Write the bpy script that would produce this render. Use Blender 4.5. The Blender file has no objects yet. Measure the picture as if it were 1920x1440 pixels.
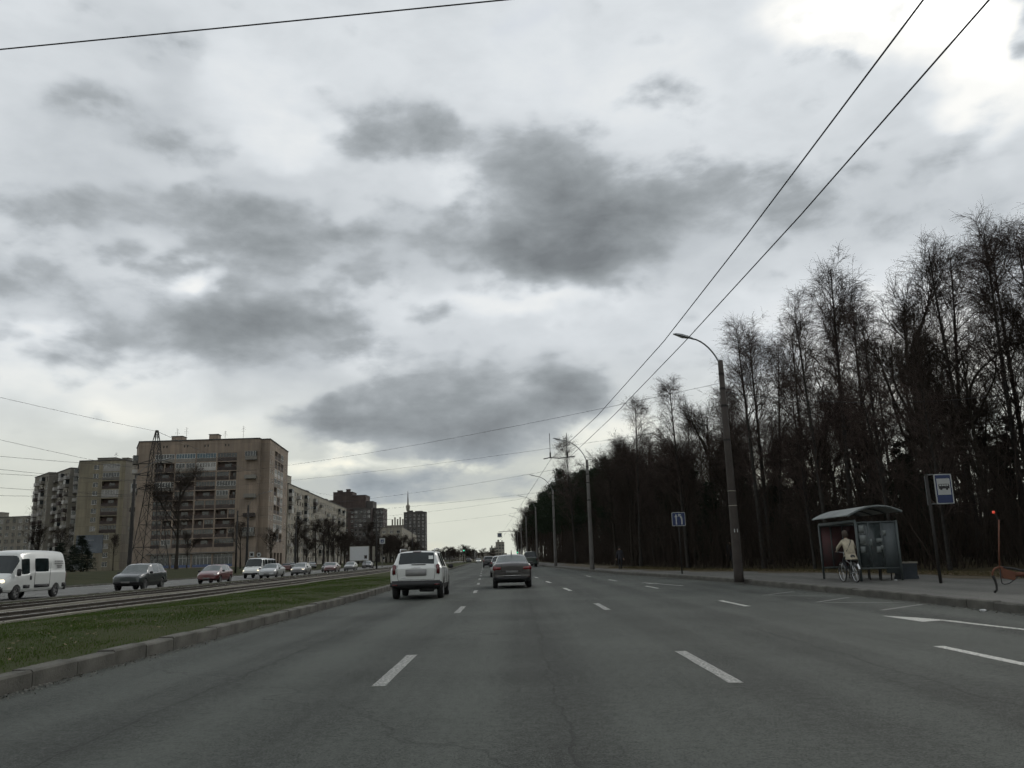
import bpy, bmesh, math, random
import numpy as np
from mathutils import Vector, Matrix

R = math.radians
random.seed(7)
rng = np.random.default_rng(11)
sc = bpy.context.scene
C = sc.collection

# ------------------------------------------------------------------ camera
cam_d = bpy.data.cameras.new("camera")
cam = bpy.data.objects.new("camera", cam_d)
C.objects.link(cam)
cam_d.sensor_width = 36.0
cam_d.lens = 1553.0 / 1920.0 * 36.0
cam_d.clip_start = 0.05
cam_d.clip_end = 8000
cam.matrix_world = Matrix.Translation((0, 0, 1.3)) @ Matrix.Rotation(R(90 + 11.85), 4, 'X') @ Matrix.Rotation(R(-1.7), 4, 'Z')
sc.camera = cam

sc.view_settings.view_transform = 'Standard'
sc.view_settings.look = 'None'
sc.view_settings.gamma = 1
sc.view_settings.exposure = 0.0
sc.cycles.max_bounces = 5
sc.cycles.diffuse_bounces = 2
sc.cycles.glossy_bounces = 2
sc.cycles.use_adaptive_sampling = True
sc.cycles.adaptive_threshold = 0.035
sc.cycles.adaptive_min_samples = 12
sc.cycles.transmission_bounces = 4
sc.cycles.transparent_max_bounces = 6
sc.cycles.use_denoising = True


def lin(r, g, b):
    def f(c):
        c = c / 255.0
        return c / 12.92 if c <= 0.04045 else ((c + 0.055) / 1.055) ** 2.4
    return (f(r), f(g), f(b), 1.0)


# ------------------------------------------------------------------ sky
SUN_EL, SUN_AZ = 30.0, 31.0          # degrees; azimuth to the right of the road heading
world = bpy.data.worlds.new("World")
sc.world = world
world.use_nodes = True
nt = world.node_tree
nt.nodes.clear()
N = nt.nodes.new
L = nt.links.new


def wmath(op, a, b=None, c=None, clamp=False):
    n = N('ShaderNodeMath')
    n.operation = op
    n.use_clamp = clamp
    for i, v in enumerate((a, b, c)):
        if v is None:
            continue
        if isinstance(v, (int, float)):
            n.inputs[i].default_value = v
        else:
            L(v, n.inputs[i])
    return n.outputs[0]


def wmap(v, a, b, c, d, smooth=True):
    n = N('ShaderNodeMapRange')
    n.interpolation_type = 'SMOOTHSTEP' if smooth else 'LINEAR'
    L(v, n.inputs['Value'])
    n.inputs['From Min'].default_value = a
    n.inputs['From Max'].default_value = b
    n.inputs['To Min'].default_value = c
    n.inputs['To Max'].default_value = d
    return n.outputs['Result']


tc = N('ShaderNodeTexCoord')
sep = N('ShaderNodeSeparateXYZ')
L(tc.outputs['Generated'], sep.inputs[0])
az = wmath('MULTIPLY', wmath('ARCTAN2', sep.outputs['X'], sep.outputs['Y']), 57.2958)
el = wmath('MULTIPLY', wmath('ARCSINE', sep.outputs['Z']), 57.2958)


def wnoise(scale, detail, rough, zs=2.0, seed=0.0, dist=0.0):
    mp = N('ShaderNodeVectorMath'); mp.operation = 'MULTIPLY_ADD'
    mp.inputs[1].default_value = (1, 1, zs)
    mp.inputs[2].default_value = (seed, seed * 0.7, seed * 1.3)
    L(tc.outputs['Generated'], mp.inputs[0])
    n = N('ShaderNodeTexNoise')
    n.inputs['Scale'].default_value = scale
    n.inputs['Detail'].default_value = detail
    n.inputs['Roughness'].default_value = rough
    n.inputs['Distortion'].default_value = dist
    L(mp.outputs[0], n.inputs['Vector'])
    return n


w1 = wnoise(5.0, 3, 0.5, 1.8, 3.1)
w2 = wnoise(17.0, 2.5, 0.55, 1.6, 8.7)
sub1 = N('ShaderNodeVectorMath'); sub1.operation = 'SUBTRACT'
L(w1.outputs['Color'], sub1.inputs[0]); sub1.inputs[1].default_value = (0.5, 0.5, 0.5)
sub2 = N('ShaderNodeVectorMath'); sub2.operation = 'SUBTRACT'
L(w2.outputs['Color'], sub2.inputs[0]); sub2.inputs[1].default_value = (0.5, 0.5, 0.5)
sc1 = N('ShaderNodeVectorMath'); sc1.operation = 'MULTIPLY'
L(sub1.outputs[0], sc1.inputs[0]); sc1.inputs[1].default_value = (11.0, 6.5, 0)
sc2 = N('ShaderNodeVectorMath'); sc2.operation = 'MULTIPLY'
L(sub2.outputs[0], sc2.inputs[0]); sc2.inputs[1].default_value = (4.4, 2.9, 0)
comb = N('ShaderNodeCombineXYZ')
L(az, comb.inputs['X']); L(el, comb.inputs['Y'])
# the warp fades towards the horizon, where clouds lie in flat far-off bands
fade = wmap(el, 0.0, 16.0, 0.25, 1.0, False)
wsum = N('ShaderNodeVectorMath'); wsum.operation = 'ADD'
L(sc1.outputs[0], wsum.inputs[0]); L(sc2.outputs[0], wsum.inputs[1])
wsc = N('ShaderNodeVectorMath'); wsc.operation = 'SCALE'
L(wsum.outputs[0], wsc.inputs[0]); L(fade, wsc.inputs['Scale'])
wv = N('ShaderNodeVectorMath'); wv.operation = 'ADD'
L(comb.outputs[0], wv.inputs[0]); L(wsc.outputs[0], wv.inputs[1])

# single clouds and gaps of this sky: azimuth, elevation, radii (degrees), tilt, strength
CLOUDS = [(-18.0,15.4,6.8,2.3,-0.40),(-15.3,18.0,3.3,2.4,-0.22),(-27.6,14.3,2.4,1.9,-0.22),(-19.6,12.8,7.7,1.4,-0.10),
(1.6,22.6,7.0,3.6,-0.26),(7.0,20.8,6.6,3.0,-0.24),(4.6,19.9,5.6,1.6,-0.16),(2.5,26.9,6.0,3.2,-0.20),(-8.0,28.4,4.9,2.2,-0.26),(12.5,22.5,6.5,4.0,-0.10),
(-24.1,22.2,10.5,2.2,-0.30),(-11.7,21.2,8.6,1.8,-0.25),(-2.5,20.2,4.6,1.3,-0.14),(-31.5,17.4,5.6,2.0,-0.20),(-26.5,27.1,5.0,1.5,-0.20),
(-25.6,32.0,4.2,2.6,-0.17),(-24.7,30.0,2.4,1.2,-0.08),(-4.2,9.4,9.0,2.9,-0.26),(0.4,10.4,6.0,2.6,-0.16),(-5.6,12.4,7.0,2.4,-0.14),
(4.9,12.0,2.7,1.6,-0.20),(-13.3,9.5,3.5,1.1,-0.26),(-7.1,8.5,2.9,1.8,-0.10),(-5.0,5.0,14.9,1.2,-0.18),
(-11.8,6.0,5.7,1.1,-0.08),(20.5,22.0,8.0,3.0,-0.12),(35.9,29.4,1.9,2.4,-0.20),(31.4,21.0,6.7,3.6,-0.15),
(10.9,12.8,7.3,1.4,-0.06),(27.6,32.4,5.2,2.1,0.42),(31.4,30.6,3.8,2.2,0.42),(33.3,27.4,2.8,3.0,0.42),(23.6,33.4,4.4,1.6,0.2),
(-20.1,30.3,4.3,2.8,0.10),(-15.2,27.4,3.6,1.4,0.14),(-20.7,18.7,2.2,0.8,0.22),(-10.1,8.3,1.6,1.4,0.42),
(-3.8,6.7,2.6,0.55,0.42),(-11.5,6.4,4.8,0.45,0.30),(0.7,17.0,6.3,1.1,0.16),(-11.9,14.5,2.4,1.7,0.18),
(6.6,8.7,3.7,1.3,0.24),(-25.9,9.3,2.1,1.0,0.16),(-28.1,11.6,6.8,1.6,0.12),(-19.2,9.3,4.0,1.4,0.12),
(-4.1,25.0,1.6,2.1,0.12),(9.4,31.7,8.0,2.6,0.05),(-30.4,14.3,3.1,1.0,0.12),(24.7,12.8,8.1,4.0,0.16),(28.3,9.7,4.6,2.6,0.12)]
thick = None          # how much low grey cloud stands in a direction
light = None          # brighter veils and gaps of the high layer behind it
for (ca, ce, ra, re, amp) in CLOUDS:
    mp = N('ShaderNodeVectorMath'); mp.operation = 'MULTIPLY_ADD'
    kx, ky = 1 / (ra * 1.75), 1 / (re * 1.75)
    mp.inputs[1].default_value = (kx, ky, 0)
    mp.inputs[2].default_value = (-ca * kx, -ce * ky, 0)
    L(wv.outputs[0], mp.inputs[0])
    ln = N('ShaderNodeVectorMath'); ln.operation = 'LENGTH'
    L(mp.outputs[0], ln.inputs[0])
    if amp < 0:
        b = wmap(ln.outputs['Value'], 0.0, 1.0, -amp * 3.2, 0.0)
        thick = b if thick is None else wmath('ADD', thick, b)
    else:
        b = wmap(ln.outputs['Value'], 0.15, 1.0, amp, 0.0)
        light = b if light is None else wmath('ADD', light, b)

big = wnoise(2.6, 4, 0.5, 2.4, 21.0, 0.3)
fine = wnoise(8.5, 6, 0.56, 2.0, 5.5, 0.15)
vsc = N('ShaderNodeVectorMath'); vsc.operation = 'MULTIPLY_ADD'
vsc.inputs[1].default_value = (1, 1, 1.7); L(tc.outputs['Generated'], vsc.inputs[0])
vw = N('ShaderNodeVectorMath'); vw.operation = 'SCALE'; vw.inputs['Scale'].default_value = 0.05
L(sub2.outputs[0], vw.inputs[0]); L(vw.outputs[0], vsc.inputs[2])
puff = N('ShaderNodeTexVoronoi'); puff.feature = 'F1'; puff.inputs['Scale'].default_value = 13.0
puff.inputs['Detail'].default_value = 1.5; puff.inputs['Roughness'].default_value = 0.5
L(vsc.outputs[0], puff.inputs['Vector'])
high = wmath('ADD', wmap(el, 0.0, 30.0, 0.70, 0.74, False), light)
high = wmath('ADD', high, wmap(big.outputs['Fac'], 0.28, 0.72, -0.06, 0.07, False))
high = wmath('ADD', high, wmap(fine.outputs['Fac'], 0.28, 0.72, -0.06, 0.06, False))
# a soft grey veil around the low clouds
high = wmath('SUBTRACT', high, wmap(thick, 0.0, 0.8, 0.0, 0.05))
dens = wmath('ADD', thick, wmap(fine.outputs['Fac'], 0.25, 0.75, -0.46, 0.46, False))
dens = wmath('ADD', dens, wmap(puff.outputs['Distance'], 0.0, 0.8, 0.30, -0.30, False))
dens = wmath('ADD', dens, wmap(big.outputs['Fac'], 0.45, 0.75, 0.0, 0.25, False))
cover_c = wmap(dens, -0.16, 0.50, 0.0, 1.0)
core = wmap(dens, -0.1, 1.5, 0.65, 0.32, False)
core = wmath('ADD', core, wmap(fine.outputs['Fac'], 0.28, 0.72, 0.05, -0.03, False))
core = wmath('ADD', core, wmap(puff.outputs['Distance'], 0.0, 0.8, 0.03, -0.05, False))
tone = wmath('ADD', wmath('MULTIPLY', high, wmath('SUBTRACT', 1.0, cover_c)), wmath('MULTIPLY', core, cover_c))
# the clear strip of pale light under the cloud deck at the horizon
el_w = wmath('ADD', el, wmath('MULTIPLY', wmath('SUBTRACT', w1.outputs['Fac'], 0.5), 0.9))
strip = wmap(el_w, 3.75, 4.05, 1.0, 0.0)
tone = wmath('ADD', wmath('MULTIPLY', tone, wmath('SUBTRACT', 1.0, strip)), wmath('MULTIPLY', strip, wmap(fine.outputs['Fac'], 0.3, 0.7, 0.70, 0.76, False)))
ramp = N('ShaderNodeValToRGB')
L(wmath('MULTIPLY', tone, 1.0, None, True), ramp.inputs['Fac'])
e = ramp.color_ramp.elements
stops = [(0.0, (87, 91, 95)), (0.25, (117, 122, 126)), (0.42, (150, 156, 160)), (0.6, (190, 196, 201)), (0.78, (221, 226, 230)), (1.0, (252, 252, 249))]
e[0].position, e[0].color = stops[0][0], lin(*stops[0][1])
e[1].position, e[1].color = stops[-1][0], lin(*stops[-1][1])
for p, c in stops[1:-1]:
    q = e.new(p); q.color = lin(*c)
# warm cream light low down, cool greys higher up
warm = N('ShaderNodeMix'); warm.data_type = 'RGBA'; warm.blend_type = 'MULTIPLY'
warm_f = wmath('MULTIPLY', wmap(el, 2.0, 15.0, 1.0, 0.0), wmap(tone, 0.42, 0.72, 0.0, 1.0))
L(warm_f, warm.inputs['Factor'])
L(ramp.outputs[0], warm.inputs['A'])
warm.inputs['B'].default_value = (1.03, 1.0, 0.84, 1)
cool = N('ShaderNodeMix'); cool.data_type = 'RGBA'; cool.blend_type = 'MULTIPLY'
L(wmath('MULTIPLY', wmap(el, 3.0, 9.0, 1.0, 0.0), wmap(tone, 0.40, 0.62, 1.0, 0.0)), cool.inputs['Factor'])
L(warm.outputs['Result'], cool.inputs['A'])
cool.inputs['B'].default_value = (0.95, 1.0, 1.04, 1)
# glare of the hidden sun through the thin cloud
glare = wmath('ADD', 1.0, wmap(tone, 1.0, 1.7, 0.0, 1.2))
cs = N('ShaderNodeVectorMath'); cs.operation = 'SCALE'
L(cool.outputs['Result'], cs.inputs[0])
L(wmath('MULTIPLY', glare, 10.0), cs.inputs['Scale'])
sky = N('ShaderNodeTexSky')
sky.sky_type = 'NISHITA'
sky.sun_disc = False
sky.sun_elevation = R(SUN_EL)
sky.sun_rotation = R(SUN_AZ)
# thin places in the cover let a little of the blue sky through
cover = wmath('MULTIPLY', wmap(big.outputs['Fac'], 0.62, 0.72, 1.0, 0.72), wmap(el, -2.0, 0.0, 0.999, 1.0))
mixs = N('ShaderNodeMix'); mixs.data_type = 'RGBA'
L(cover, mixs.inputs['Factor'])
L(sky.outputs[0], mixs.inputs['A'])
L(cs.outputs[0], mixs.inputs['B'])
bg = N('ShaderNodeBackground')
bg.inputs['Strength'].default_value = 0.1
L(mixs.outputs['Result'], bg.inputs['Color'])
wo = N('ShaderNodeOutputWorld')
L(bg.outputs[0], wo.inputs['Surface'])
world.cycles.sampling_method = 'MANUAL'
world.cycles.sample_map_resolution = 512

# ------------------------------------------------------------------ sun behind cloud
sun_d = bpy.data.lights.new("sun", 'SUN')
sun_d.energy = 0.7
sun_d.angle = R(16)
sun_d.color = (1.0, 0.96, 0.88)
sun = bpy.data.objects.new("sun", sun_d)
C.objects.link(sun)
sd = Vector((math.sin(R(SUN_AZ)) * math.cos(R(SUN_EL)), math.cos(R(SUN_AZ)) * math.cos(R(SUN_EL)), math.sin(R(SUN_EL))))
sun.rotation_euler = (-sd).to_track_quat('-Z', 'Y').to_euler()


# ------------------------------------------------------------------ materials
MATS = {}


def mat(name, c, rough=0.7, metal=0.0, var=0.18, scale=3.0, detail=5, bump=0.0, bscale=30.0, c2=None, spec=0.5, emit=None, estr=1.0, coat=0.0, stretch=(1, 1, 1), obj_rand=0.0):
    if name in MATS:
        return MATS[name]
    m = bpy.data.materials.new(name)
    m.use_nodes = True
    t = m.node_tree
    b = t.nodes['Principled BSDF']
    b.inputs['Roughness'].default_value = rough
    b.inputs['Metallic'].default_value = metal
    b.inputs['Specular IOR Level'].default_value = spec
    b.inputs['Coat Weight'].default_value = coat
    b.inputs['Coat Roughness'].default_value = 0.06
    co = t.nodes.new('ShaderNodeTexCoord')
    mp = t.nodes.new('ShaderNodeMapping')
    mp.inputs['Scale'].default_value = stretch
    t.links.new(co.outputs['Object'], mp.inputs[0])
    n = t.nodes.new('ShaderNodeTexNoise')
    n.inputs['Scale'].default_value = scale
    n.inputs['Detail'].default_value = detail
    n.inputs['Roughness'].default_value = 0.6
    t.links.new(mp.outputs[0], n.inputs['Vector'])
    rp = t.nodes.new('ShaderNodeMapRange')
    rp.inputs['From Min'].default_value = 0.3
    rp.inputs['From Max'].default_value = 0.7
    t.links.new(n.outputs['Fac'], rp.inputs['Value'])
    mx = t.nodes.new('ShaderNodeMix')
    mx.data_type = 'RGBA'
    a = tuple(max(0, v * (1 - var)) for v in c[:3]) + (1,)
    bb = (tuple(min(1, v * (1 + var)) for v in c[:3]) + (1,)) if c2 is None else tuple(c2[:3]) + (1,)
    if c2 is not None:
        a = tuple(c[:3]) + (1,)
    mx.inputs['A'].default_value = a
    mx.inputs['B'].default_value = bb
    t.links.new(rp.outputs[0], mx.inputs['Factor'])
    out = mx.outputs['Result']
    if obj_rand:
        oi = t.nodes.new('ShaderNodeObjectInfo')
        mr = t.nodes.new('ShaderNodeMapRange')
        mr.inputs['To Min'].default_value = 1 - obj_rand
        mr.inputs['To Max'].default_value = 1 + obj_rand
        t.links.new(oi.outputs['Random'], mr.inputs['Value'])
        vs = t.nodes.new('ShaderNodeVectorMath'); vs.operation = 'SCALE'
        t.links.new(out, vs.inputs[0]); t.links.new(mr.outputs[0], vs.inputs['Scale'])
        out = vs.outputs[0]
    t.links.new(out, b.inputs['Base Color'])
    if bump:
        n2 = t.nodes.new('ShaderNodeTexNoise')
        n2.inputs['Scale'].default_value = bscale
        n2.inputs['Detail'].default_value = 4
        t.links.new(mp.outputs[0], n2.inputs['Vector'])
        bp = t.nodes.new('ShaderNodeBump')
        bp.inputs['Strength'].default_value = bump
        bp.inputs['Distance'].default_value = 0.02
        t.links.new(n2.outputs['Fac'], bp.inputs['Height'])
        t.links.new(bp.outputs[0], b.inputs['Normal'])
    if emit:
        b.inputs['Emission Color'].default_value = tuple(emit[:3]) + (1,)
        b.inputs['Emission Strength'].default_value = estr
    MATS[name] = m
    return m


def glass_mat(name, c=(0.02, 0.025, 0.025), rough=0.05):
    return mat(name, c, rough, 0, 0.3, 2.0, spec=0.9)


# ------------------------------------------------------------------ mesh helpers
class MB:
    def __init__(s):
        s.v = []; s.f = []; s.m = []

    def add(s, vs, fs, m=0):
        o = len(s.v)
        s.v += [tuple(v) for v in vs]
        for f in fs:
            s.f.append(tuple(i + o for i in f)); s.m.append(m)
        return s

    def box(s, c, size, rz=0.0, m=0, taper=1.0):
        hx, hy, hz = size[0] / 2, size[1] / 2, size[2] / 2
        ca, sa = math.cos(rz), math.sin(rz)
        vs = []
        for z in (-hz, hz):
            k = taper if z > 0 else 1.0
            for x, y in ((-hx, -hy), (hx, -hy), (hx, hy), (-hx, hy)):
                x *= k; y *= k
                vs.append((c[0] + x * ca - y * sa, c[1] + x * sa + y * ca, c[2] + z))
        return s.add(vs, [(3, 2, 1, 0), (4, 5, 6, 7), (0, 1, 5, 4), (1, 2, 6, 5), (2, 3, 7, 6), (3, 0, 4, 7)], m)

    def tube(s, pts, r, n=6, m=0, cap=True):
        pts = [Vector(p) for p in pts]
        rs = r if isinstance(r, (list, tuple)) else [r] * len(pts)
        vs = []; fs = []
        up = Vector((0, 0, 1))
        prev = None
        for i, p in enumerate(pts):
            d = (pts[min(i + 1, len(pts) - 1)] - pts[max(i - 1, 0)]).normalized()
            a = d.cross(up)
            if a.length < 1e-3:
                a = d.cross(Vector((1, 0, 0)))
            a.normalize()
            if prev is not None:
                a = (prev - d * prev.dot(d))
                a = a.normalized() if a.length > 1e-4 else d.orthogonal().normalized()
            prev = a
            b = d.cross(a).normalized()
            for k in range(n):
                t = 2 * math.pi * k / n
                vs.append(p + (a * math.cos(t) + b * math.sin(t)) * rs[i])
        for i in range(len(pts) - 1):
            for k in range(n):
                k2 = (k + 1) % n
                fs.append((i * n + k, i * n + k2, (i + 1) * n + k2, (i + 1) * n + k))
        if cap:
            fs.append(tuple(reversed(range(n))))
            fs.append(tuple(range((len(pts) - 1) * n, len(pts) * n)))
        return s.add(vs, fs, m)

    def lathe(s, prof, n=20, axis='X', c=(0, 0, 0), m=0):
        """prof: list of (axial, radius)"""
        vs = []; fs = []
        for a, r in prof:
            for k in range(n):
                t = 2 * math.pi * k / n
                u, w = r * math.cos(t), r * math.sin(t)
                p = (a, u, w) if axis == 'X' else ((u, a, w) if axis == 'Y' else (u, w, a))
                vs.append((c[0] + p[0], c[1] + p[1], c[2] + p[2]))
        for i in range(len(prof) - 1):
            for k in range(n):
                k2 = (k + 1) % n
                fs.append((i * n + k, i * n + k2, (i + 1) * n + k2, (i + 1) * n + k))
        return s.add(vs, fs, m)

    def poly(s, pts, m=0):
        return s.add(pts, [tuple(range(len(pts)))], m)

    def prism(s, poly, u, w, n, t, o, m=0):
        """outline poly [(a,b)] in the plane spanned by u, w at o, thickness t along n"""
        o, u, w, n = Vector(o), Vector(u), Vector(w), Vector(n)
        k = len(poly)
        A = [o + u * a + w * b for a, b in poly]
        B = [p + n * t for p in A]
        fs = [tuple(reversed(range(k))), tuple(range(k, 2 * k))]
        fs += [(i, (i + 1) % k, (i + 1) % k + k, i + k) for i in range(k)]
        return s.add(A + B, fs, m)

    def mesh(s, name, mats, smooth=False):
        me = bpy.data.meshes.new(name)
        me.from_pydata(s.v, [], s.f)
        for q in (mats if isinstance(mats, (list, tuple)) else [mats]):
            me.materials.append(q)
        if any(s.m):
            me.polygons.foreach_set('material_index', s.m)
        if smooth:
            me.polygons.foreach_set('use_smooth', [True] * len(me.polygons))
        me.update()
        return me

    def build(s, name, mats, parent=None, loc=(0, 0, 0), rz=0.0, smooth=False, fix=True):
        me = s.mesh(name, mats, smooth)
        if fix:
            b = bmesh.new(); b.from_mesh(me)
            bmesh.ops.recalc_face_normals(b, faces=b.faces)
            b.to_mesh(me); b.free()
        return link(name, me, parent, loc, rz)


def link(name, me, parent=None, loc=(0, 0, 0), rz=0.0):
    o = bpy.data.objects.new(name, me)
    C.objects.link(o)
    o.location = loc
    o.rotation_euler = (0, 0, rz)
    if parent is not None:
        o.parent = parent
    return o


def mesh_np(name, V, F, mats):
    """V (n,3), F (m,k) arrays"""
    me = bpy.data.meshes.new(name)
    V = np.asarray(V, dtype=np.float32); F = np.asarray(F, dtype=np.int32)
    m, k = F.shape
    me.vertices.add(len(V)); me.vertices.foreach_set('co', V.ravel())
    me.loops.add(m * k); me.loops.foreach_set('vertex_index', F.ravel())
    me.polygons.add(m)
    me.polygons.foreach_set('loop_start', np.arange(0, m * k, k, dtype=np.int32))
    me.polygons.foreach_set('loop_total', np.full(m, k, dtype=np.int32))
    for q in (mats if isinstance(mats, (list, tuple)) else [mats]):
        me.materials.append(q)
    me.update(calc_edges=True)
    me.validate()
    return me


def tag(o, label=None, cat=None, group=None, kind=None):
    if label: o['label'] = label
    if cat: o['category'] = cat
    if group: o['group'] = group
    if kind: o['kind'] = kind
    return o


def thing(name, label, cat, loc=(0, 0, 0), rz=0.0, group=None):
    o = bpy.data.objects.new(name, None)
    C.objects.link(o)
    o.location = loc
    o.rotation_euler = (0, 0, rz)
    return tag(o, label, cat, group)


def copy_tree(o, parent=None):
    c = o.copy(); C.objects.link(c); c.parent = parent
    for ch in list(o.children):
        copy_tree(ch, c)
    return c


def off(y):
    """sideways drift of the avenue: straight, then bearing slightly left"""
    return -0.038 * 4.0 * math.log1p(math.exp(min(60, (y - 30) / 4.0)))


def lerp_tab(tab, y):
    if y <= tab[0][0]: return tab[0][1]
    for (a, b), (c, d) in zip(tab, tab[1:]):
        if y <= c:
            t = (y - a) / (c - a)
            return b + (d - b) * t
    return tab[-1][1]


KERB_R = [(-40, 9.4), (36, 9.4), (48, 8.7), (58, 7.9), (75, 7.4), (110, 7.0), (700, 7.0)]
WALK_R = [(-40, 18.5), (34, 17.8), (46, 15.5), (56, 12.5), (75, 11.2), (120, 11.0), (700, 11.0)]
def kerb_r(y): return lerp_tab(KERB_R, y) + off(y)
def walk_r(y): return lerp_tab(WALK_R, y) + off(y)
YS = list(range(-30, 60, 3)) + list(range(60, 160, 8)) + list(range(160, 701, 30))


def strip_mesh(name, xa, xb, z, m, ys=YS, nx=1, zf=None, parent=None):
    """ribbon between two edge functions xa(y), xb(y)"""
    mb = MB()
    w = nx + 1
    vs = []
    for y in ys:
        a, b = xa(y), xb(y)
        for i in range(w):
            t = i / nx
            x = a + (b - a) * t
            vs.append((x, y, (zf(t, y) if zf else z)))
    fs = []
    for j in range(len(ys) - 1):
        for i in range(nx):
            fs.append((j * w + i, j * w + i + 1, (j + 1) * w + i + 1, (j + 1) * w + i))
    mb.add(vs, fs)
    return mb.build(name, m, parent, fix=False)

# ================================================================== SETTING
def asphalt_mat(name, dark, light, seed=0.0):
    m = bpy.data.materials.new(name); m.use_nodes = True
    t = m.node_tree; b = t.nodes['Principled BSDF']
    n, l = t.nodes.new, t.links.new
    co = n('ShaderNodeTexCoord')

    def noise(scale, detail, st=(1, 1, 1), rough=0.6):
        mp = n('ShaderNodeMapping'); mp.inputs['Scale'].default_value = st
        mp.inputs['Location'].default_value = (seed, seed, 0)
        l(co.outputs['Object'], mp.inputs[0])
        q = n('ShaderNodeTexNoise'); q.inputs['Scale'].default_value = scale
        q.inputs['Detail'].default_value = detail; q.inputs['Roughness'].default_value = rough
        l(mp.outputs[0], q.inputs['Vector']); return q.outputs['Fac']

    def rng_(v, a, b_, c, d):
        q = n('ShaderNodeMapRange'); l(v, q.inputs[0])
        for i, x in zip((1, 2, 3, 4), (a, b_, c, d)): q.inputs[i].default_value = x
        return q.outputs[0]

    def mth(op, a, b_):
        q = n('ShaderNodeMath'); q.operation = op
        for i, x in enumerate((a, b_)):
            if isinstance(x, float): q.inputs[i].default_value = x
            else: l(x, q.inputs[i])
        return q.outputs[0]
    agg = rng_(noise(48, 3, rough=0.8), 0.3, 0.7, -0.8, 0.8)
    grain = rng_(noise(11, 6, rough=0.75), 0.3, 0.7, -0.40, 0.40)
    track = rng_(noise(0.55, 4, (1.6, 0.035, 1)), 0.35, 0.65, -0.22, 0.26)   # worn wheel tracks along the lanes
    patch = rng_(noise(0.22, 6), 0.35, 0.65, -0.26, 0.26)
    s = mth('ADD', mth('ADD', agg, grain), mth('ADD', track, patch))
    # darker oil line down the middle of each lane, paler wheel paths beside it, paving seams
    sx = n('ShaderNodeSeparateXYZ'); l(co.outputs['Object'], sx.inputs[0])
    wob = rng_(noise(0.8, 3), 0.0, 1.0, -0.22, 0.22)
    fx = mth('ADD', mth('ADD', sx.outputs['X'], wob), 0.0 - 0.33 + 3.69 * 20)
    ph = mth('FRACT', mth('DIVIDE', fx, 3.69), 0.0)
    lane = n('ShaderNodeFloatCurve'); cm = lane.mapping.curves[0]
    for i_, (px_, py_) in enumerate(((0.0, .30), (1.0, .30))): cm.points[i_].location = (px_, py_)
    for px_, py_ in ((.10, .5), (.22, .78), (.35, .6), (.5, .5), (.65, .6), (.78, .78), (.90, .5)): cm.points.new(px_, py_)
    lane.mapping.update(); l(ph, lane.inputs['Value'])
    s = mth('ADD', s, mth('MULTIPLY', mth('SUBTRACT', lane.outputs[0], 0.55), 0.85))
    s = mth('SUBTRACT', s, rng_(ph, 0.004, 0.010, 0.5, 0.0))
    s = mth('ADD', s, 0.5)
    mx = n('ShaderNodeMix'); mx.data_type = 'RGBA'
    mx.inputs['A'].default_value = dark + (1,); mx.inputs['B'].default_value = light + (1,)
    l(s, mx.inputs['Factor'])
    # old crack lines
    vor = n('ShaderNodeTexVoronoi'); vor.feature = 'DISTANCE_TO_EDGE'; vor.inputs['Scale'].default_value = 0.11
    wp = n('ShaderNodeVectorMath'); wp.operation = 'ADD'
    nz = n('ShaderNodeTexNoise'); nz.inputs['Scale'].default_value = 0.9; nz.inputs['Detail'].default_value = 6
    l(co.outputs['Object'], nz.inputs['Vector'])
    sca = n('ShaderNodeVectorMath'); sca.operation = 'SCALE'; sca.inputs['Scale'].default_value = 2.2
    l(nz.outputs['Color'], sca.inputs[0]); l(co.outputs['Object'], wp.inputs[0]); l(sca.outputs[0], wp.inputs[1])
    l(wp.outputs[0], vor.inputs['Vector'])
    cr = rng_(vor.outputs['Distance'], 0.0, 0.0035, 0.55, 0.0)
    mx2 = n('ShaderNodeMix'); mx2.data_type = 'RGBA'
    l(cr, mx2.inputs['Factor']); l(mx.outputs['Result'], mx2.inputs['A'])
    mx2.inputs['B'].default_value = (0.018, 0.018, 0.017, 1)
    l(mx2.outputs['Result'], b.inputs['Base Color'])
    b.inputs['Roughness'].default_value = 0.82
    b.inputs['Specular IOR Level'].default_value = 0.22
    bp = n('ShaderNodeBump'); bp.inputs['Strength'].default_value = 0.5; bp.inputs['Distance'].default_value = 0.006
    l(mth('ADD', agg, grain), bp.inputs['Height']); l(bp.outputs[0], b.inputs['Normal'])
    return m


M_road = asphalt_mat('asphalt_road', (0.024, 0.0260, 0.0228), (0.078, 0.0845, 0.0745))
M_road2 = asphalt_mat('asphalt_opposite', (0.09, 0.09, 0.085), (0.15, 0.15, 0.14), 7.0)
M_walk = asphalt_mat('asphalt_walk', (0.07, 0.07, 0.063), (0.125, 0.122, 0.11), 3.0)
M_soil = mat('earth', (0.048, 0.042, 0.029), 0.95, var=0.4, scale=0.7, detail=8, bump=0.6, bscale=9, c2=(0.065, 0.055, 0.034), spec=.08)
M_forest = mat('forest_floor', (0.030, 0.025, 0.015), 0.95, scale=0.5, detail=9, bump=0.8, bscale=6, c2=(0.052, 0.042, 0.022), spec=.08)
M_lawn = mat('lawn', (0.030, 0.042, 0.014), 0.95, scale=0.8, detail=9, bump=0.7, bscale=14, c2=(0.052, 0.050, 0.026), spec=.05)
M_lawn_far = mat('lawn_far', (0.024, 0.028, 0.013), 0.95, scale=0.25, detail=9, bump=0.4, bscale=6, c2=(0.042, 0.041, 0.021), spec=.05)
M_ballast = mat('ballast', (0.075, 0.066, 0.048), 0.95, scale=5, detail=8, bump=0.9, bscale=24, c2=(0.13, 0.115, 0.085), spec=.1)
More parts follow.
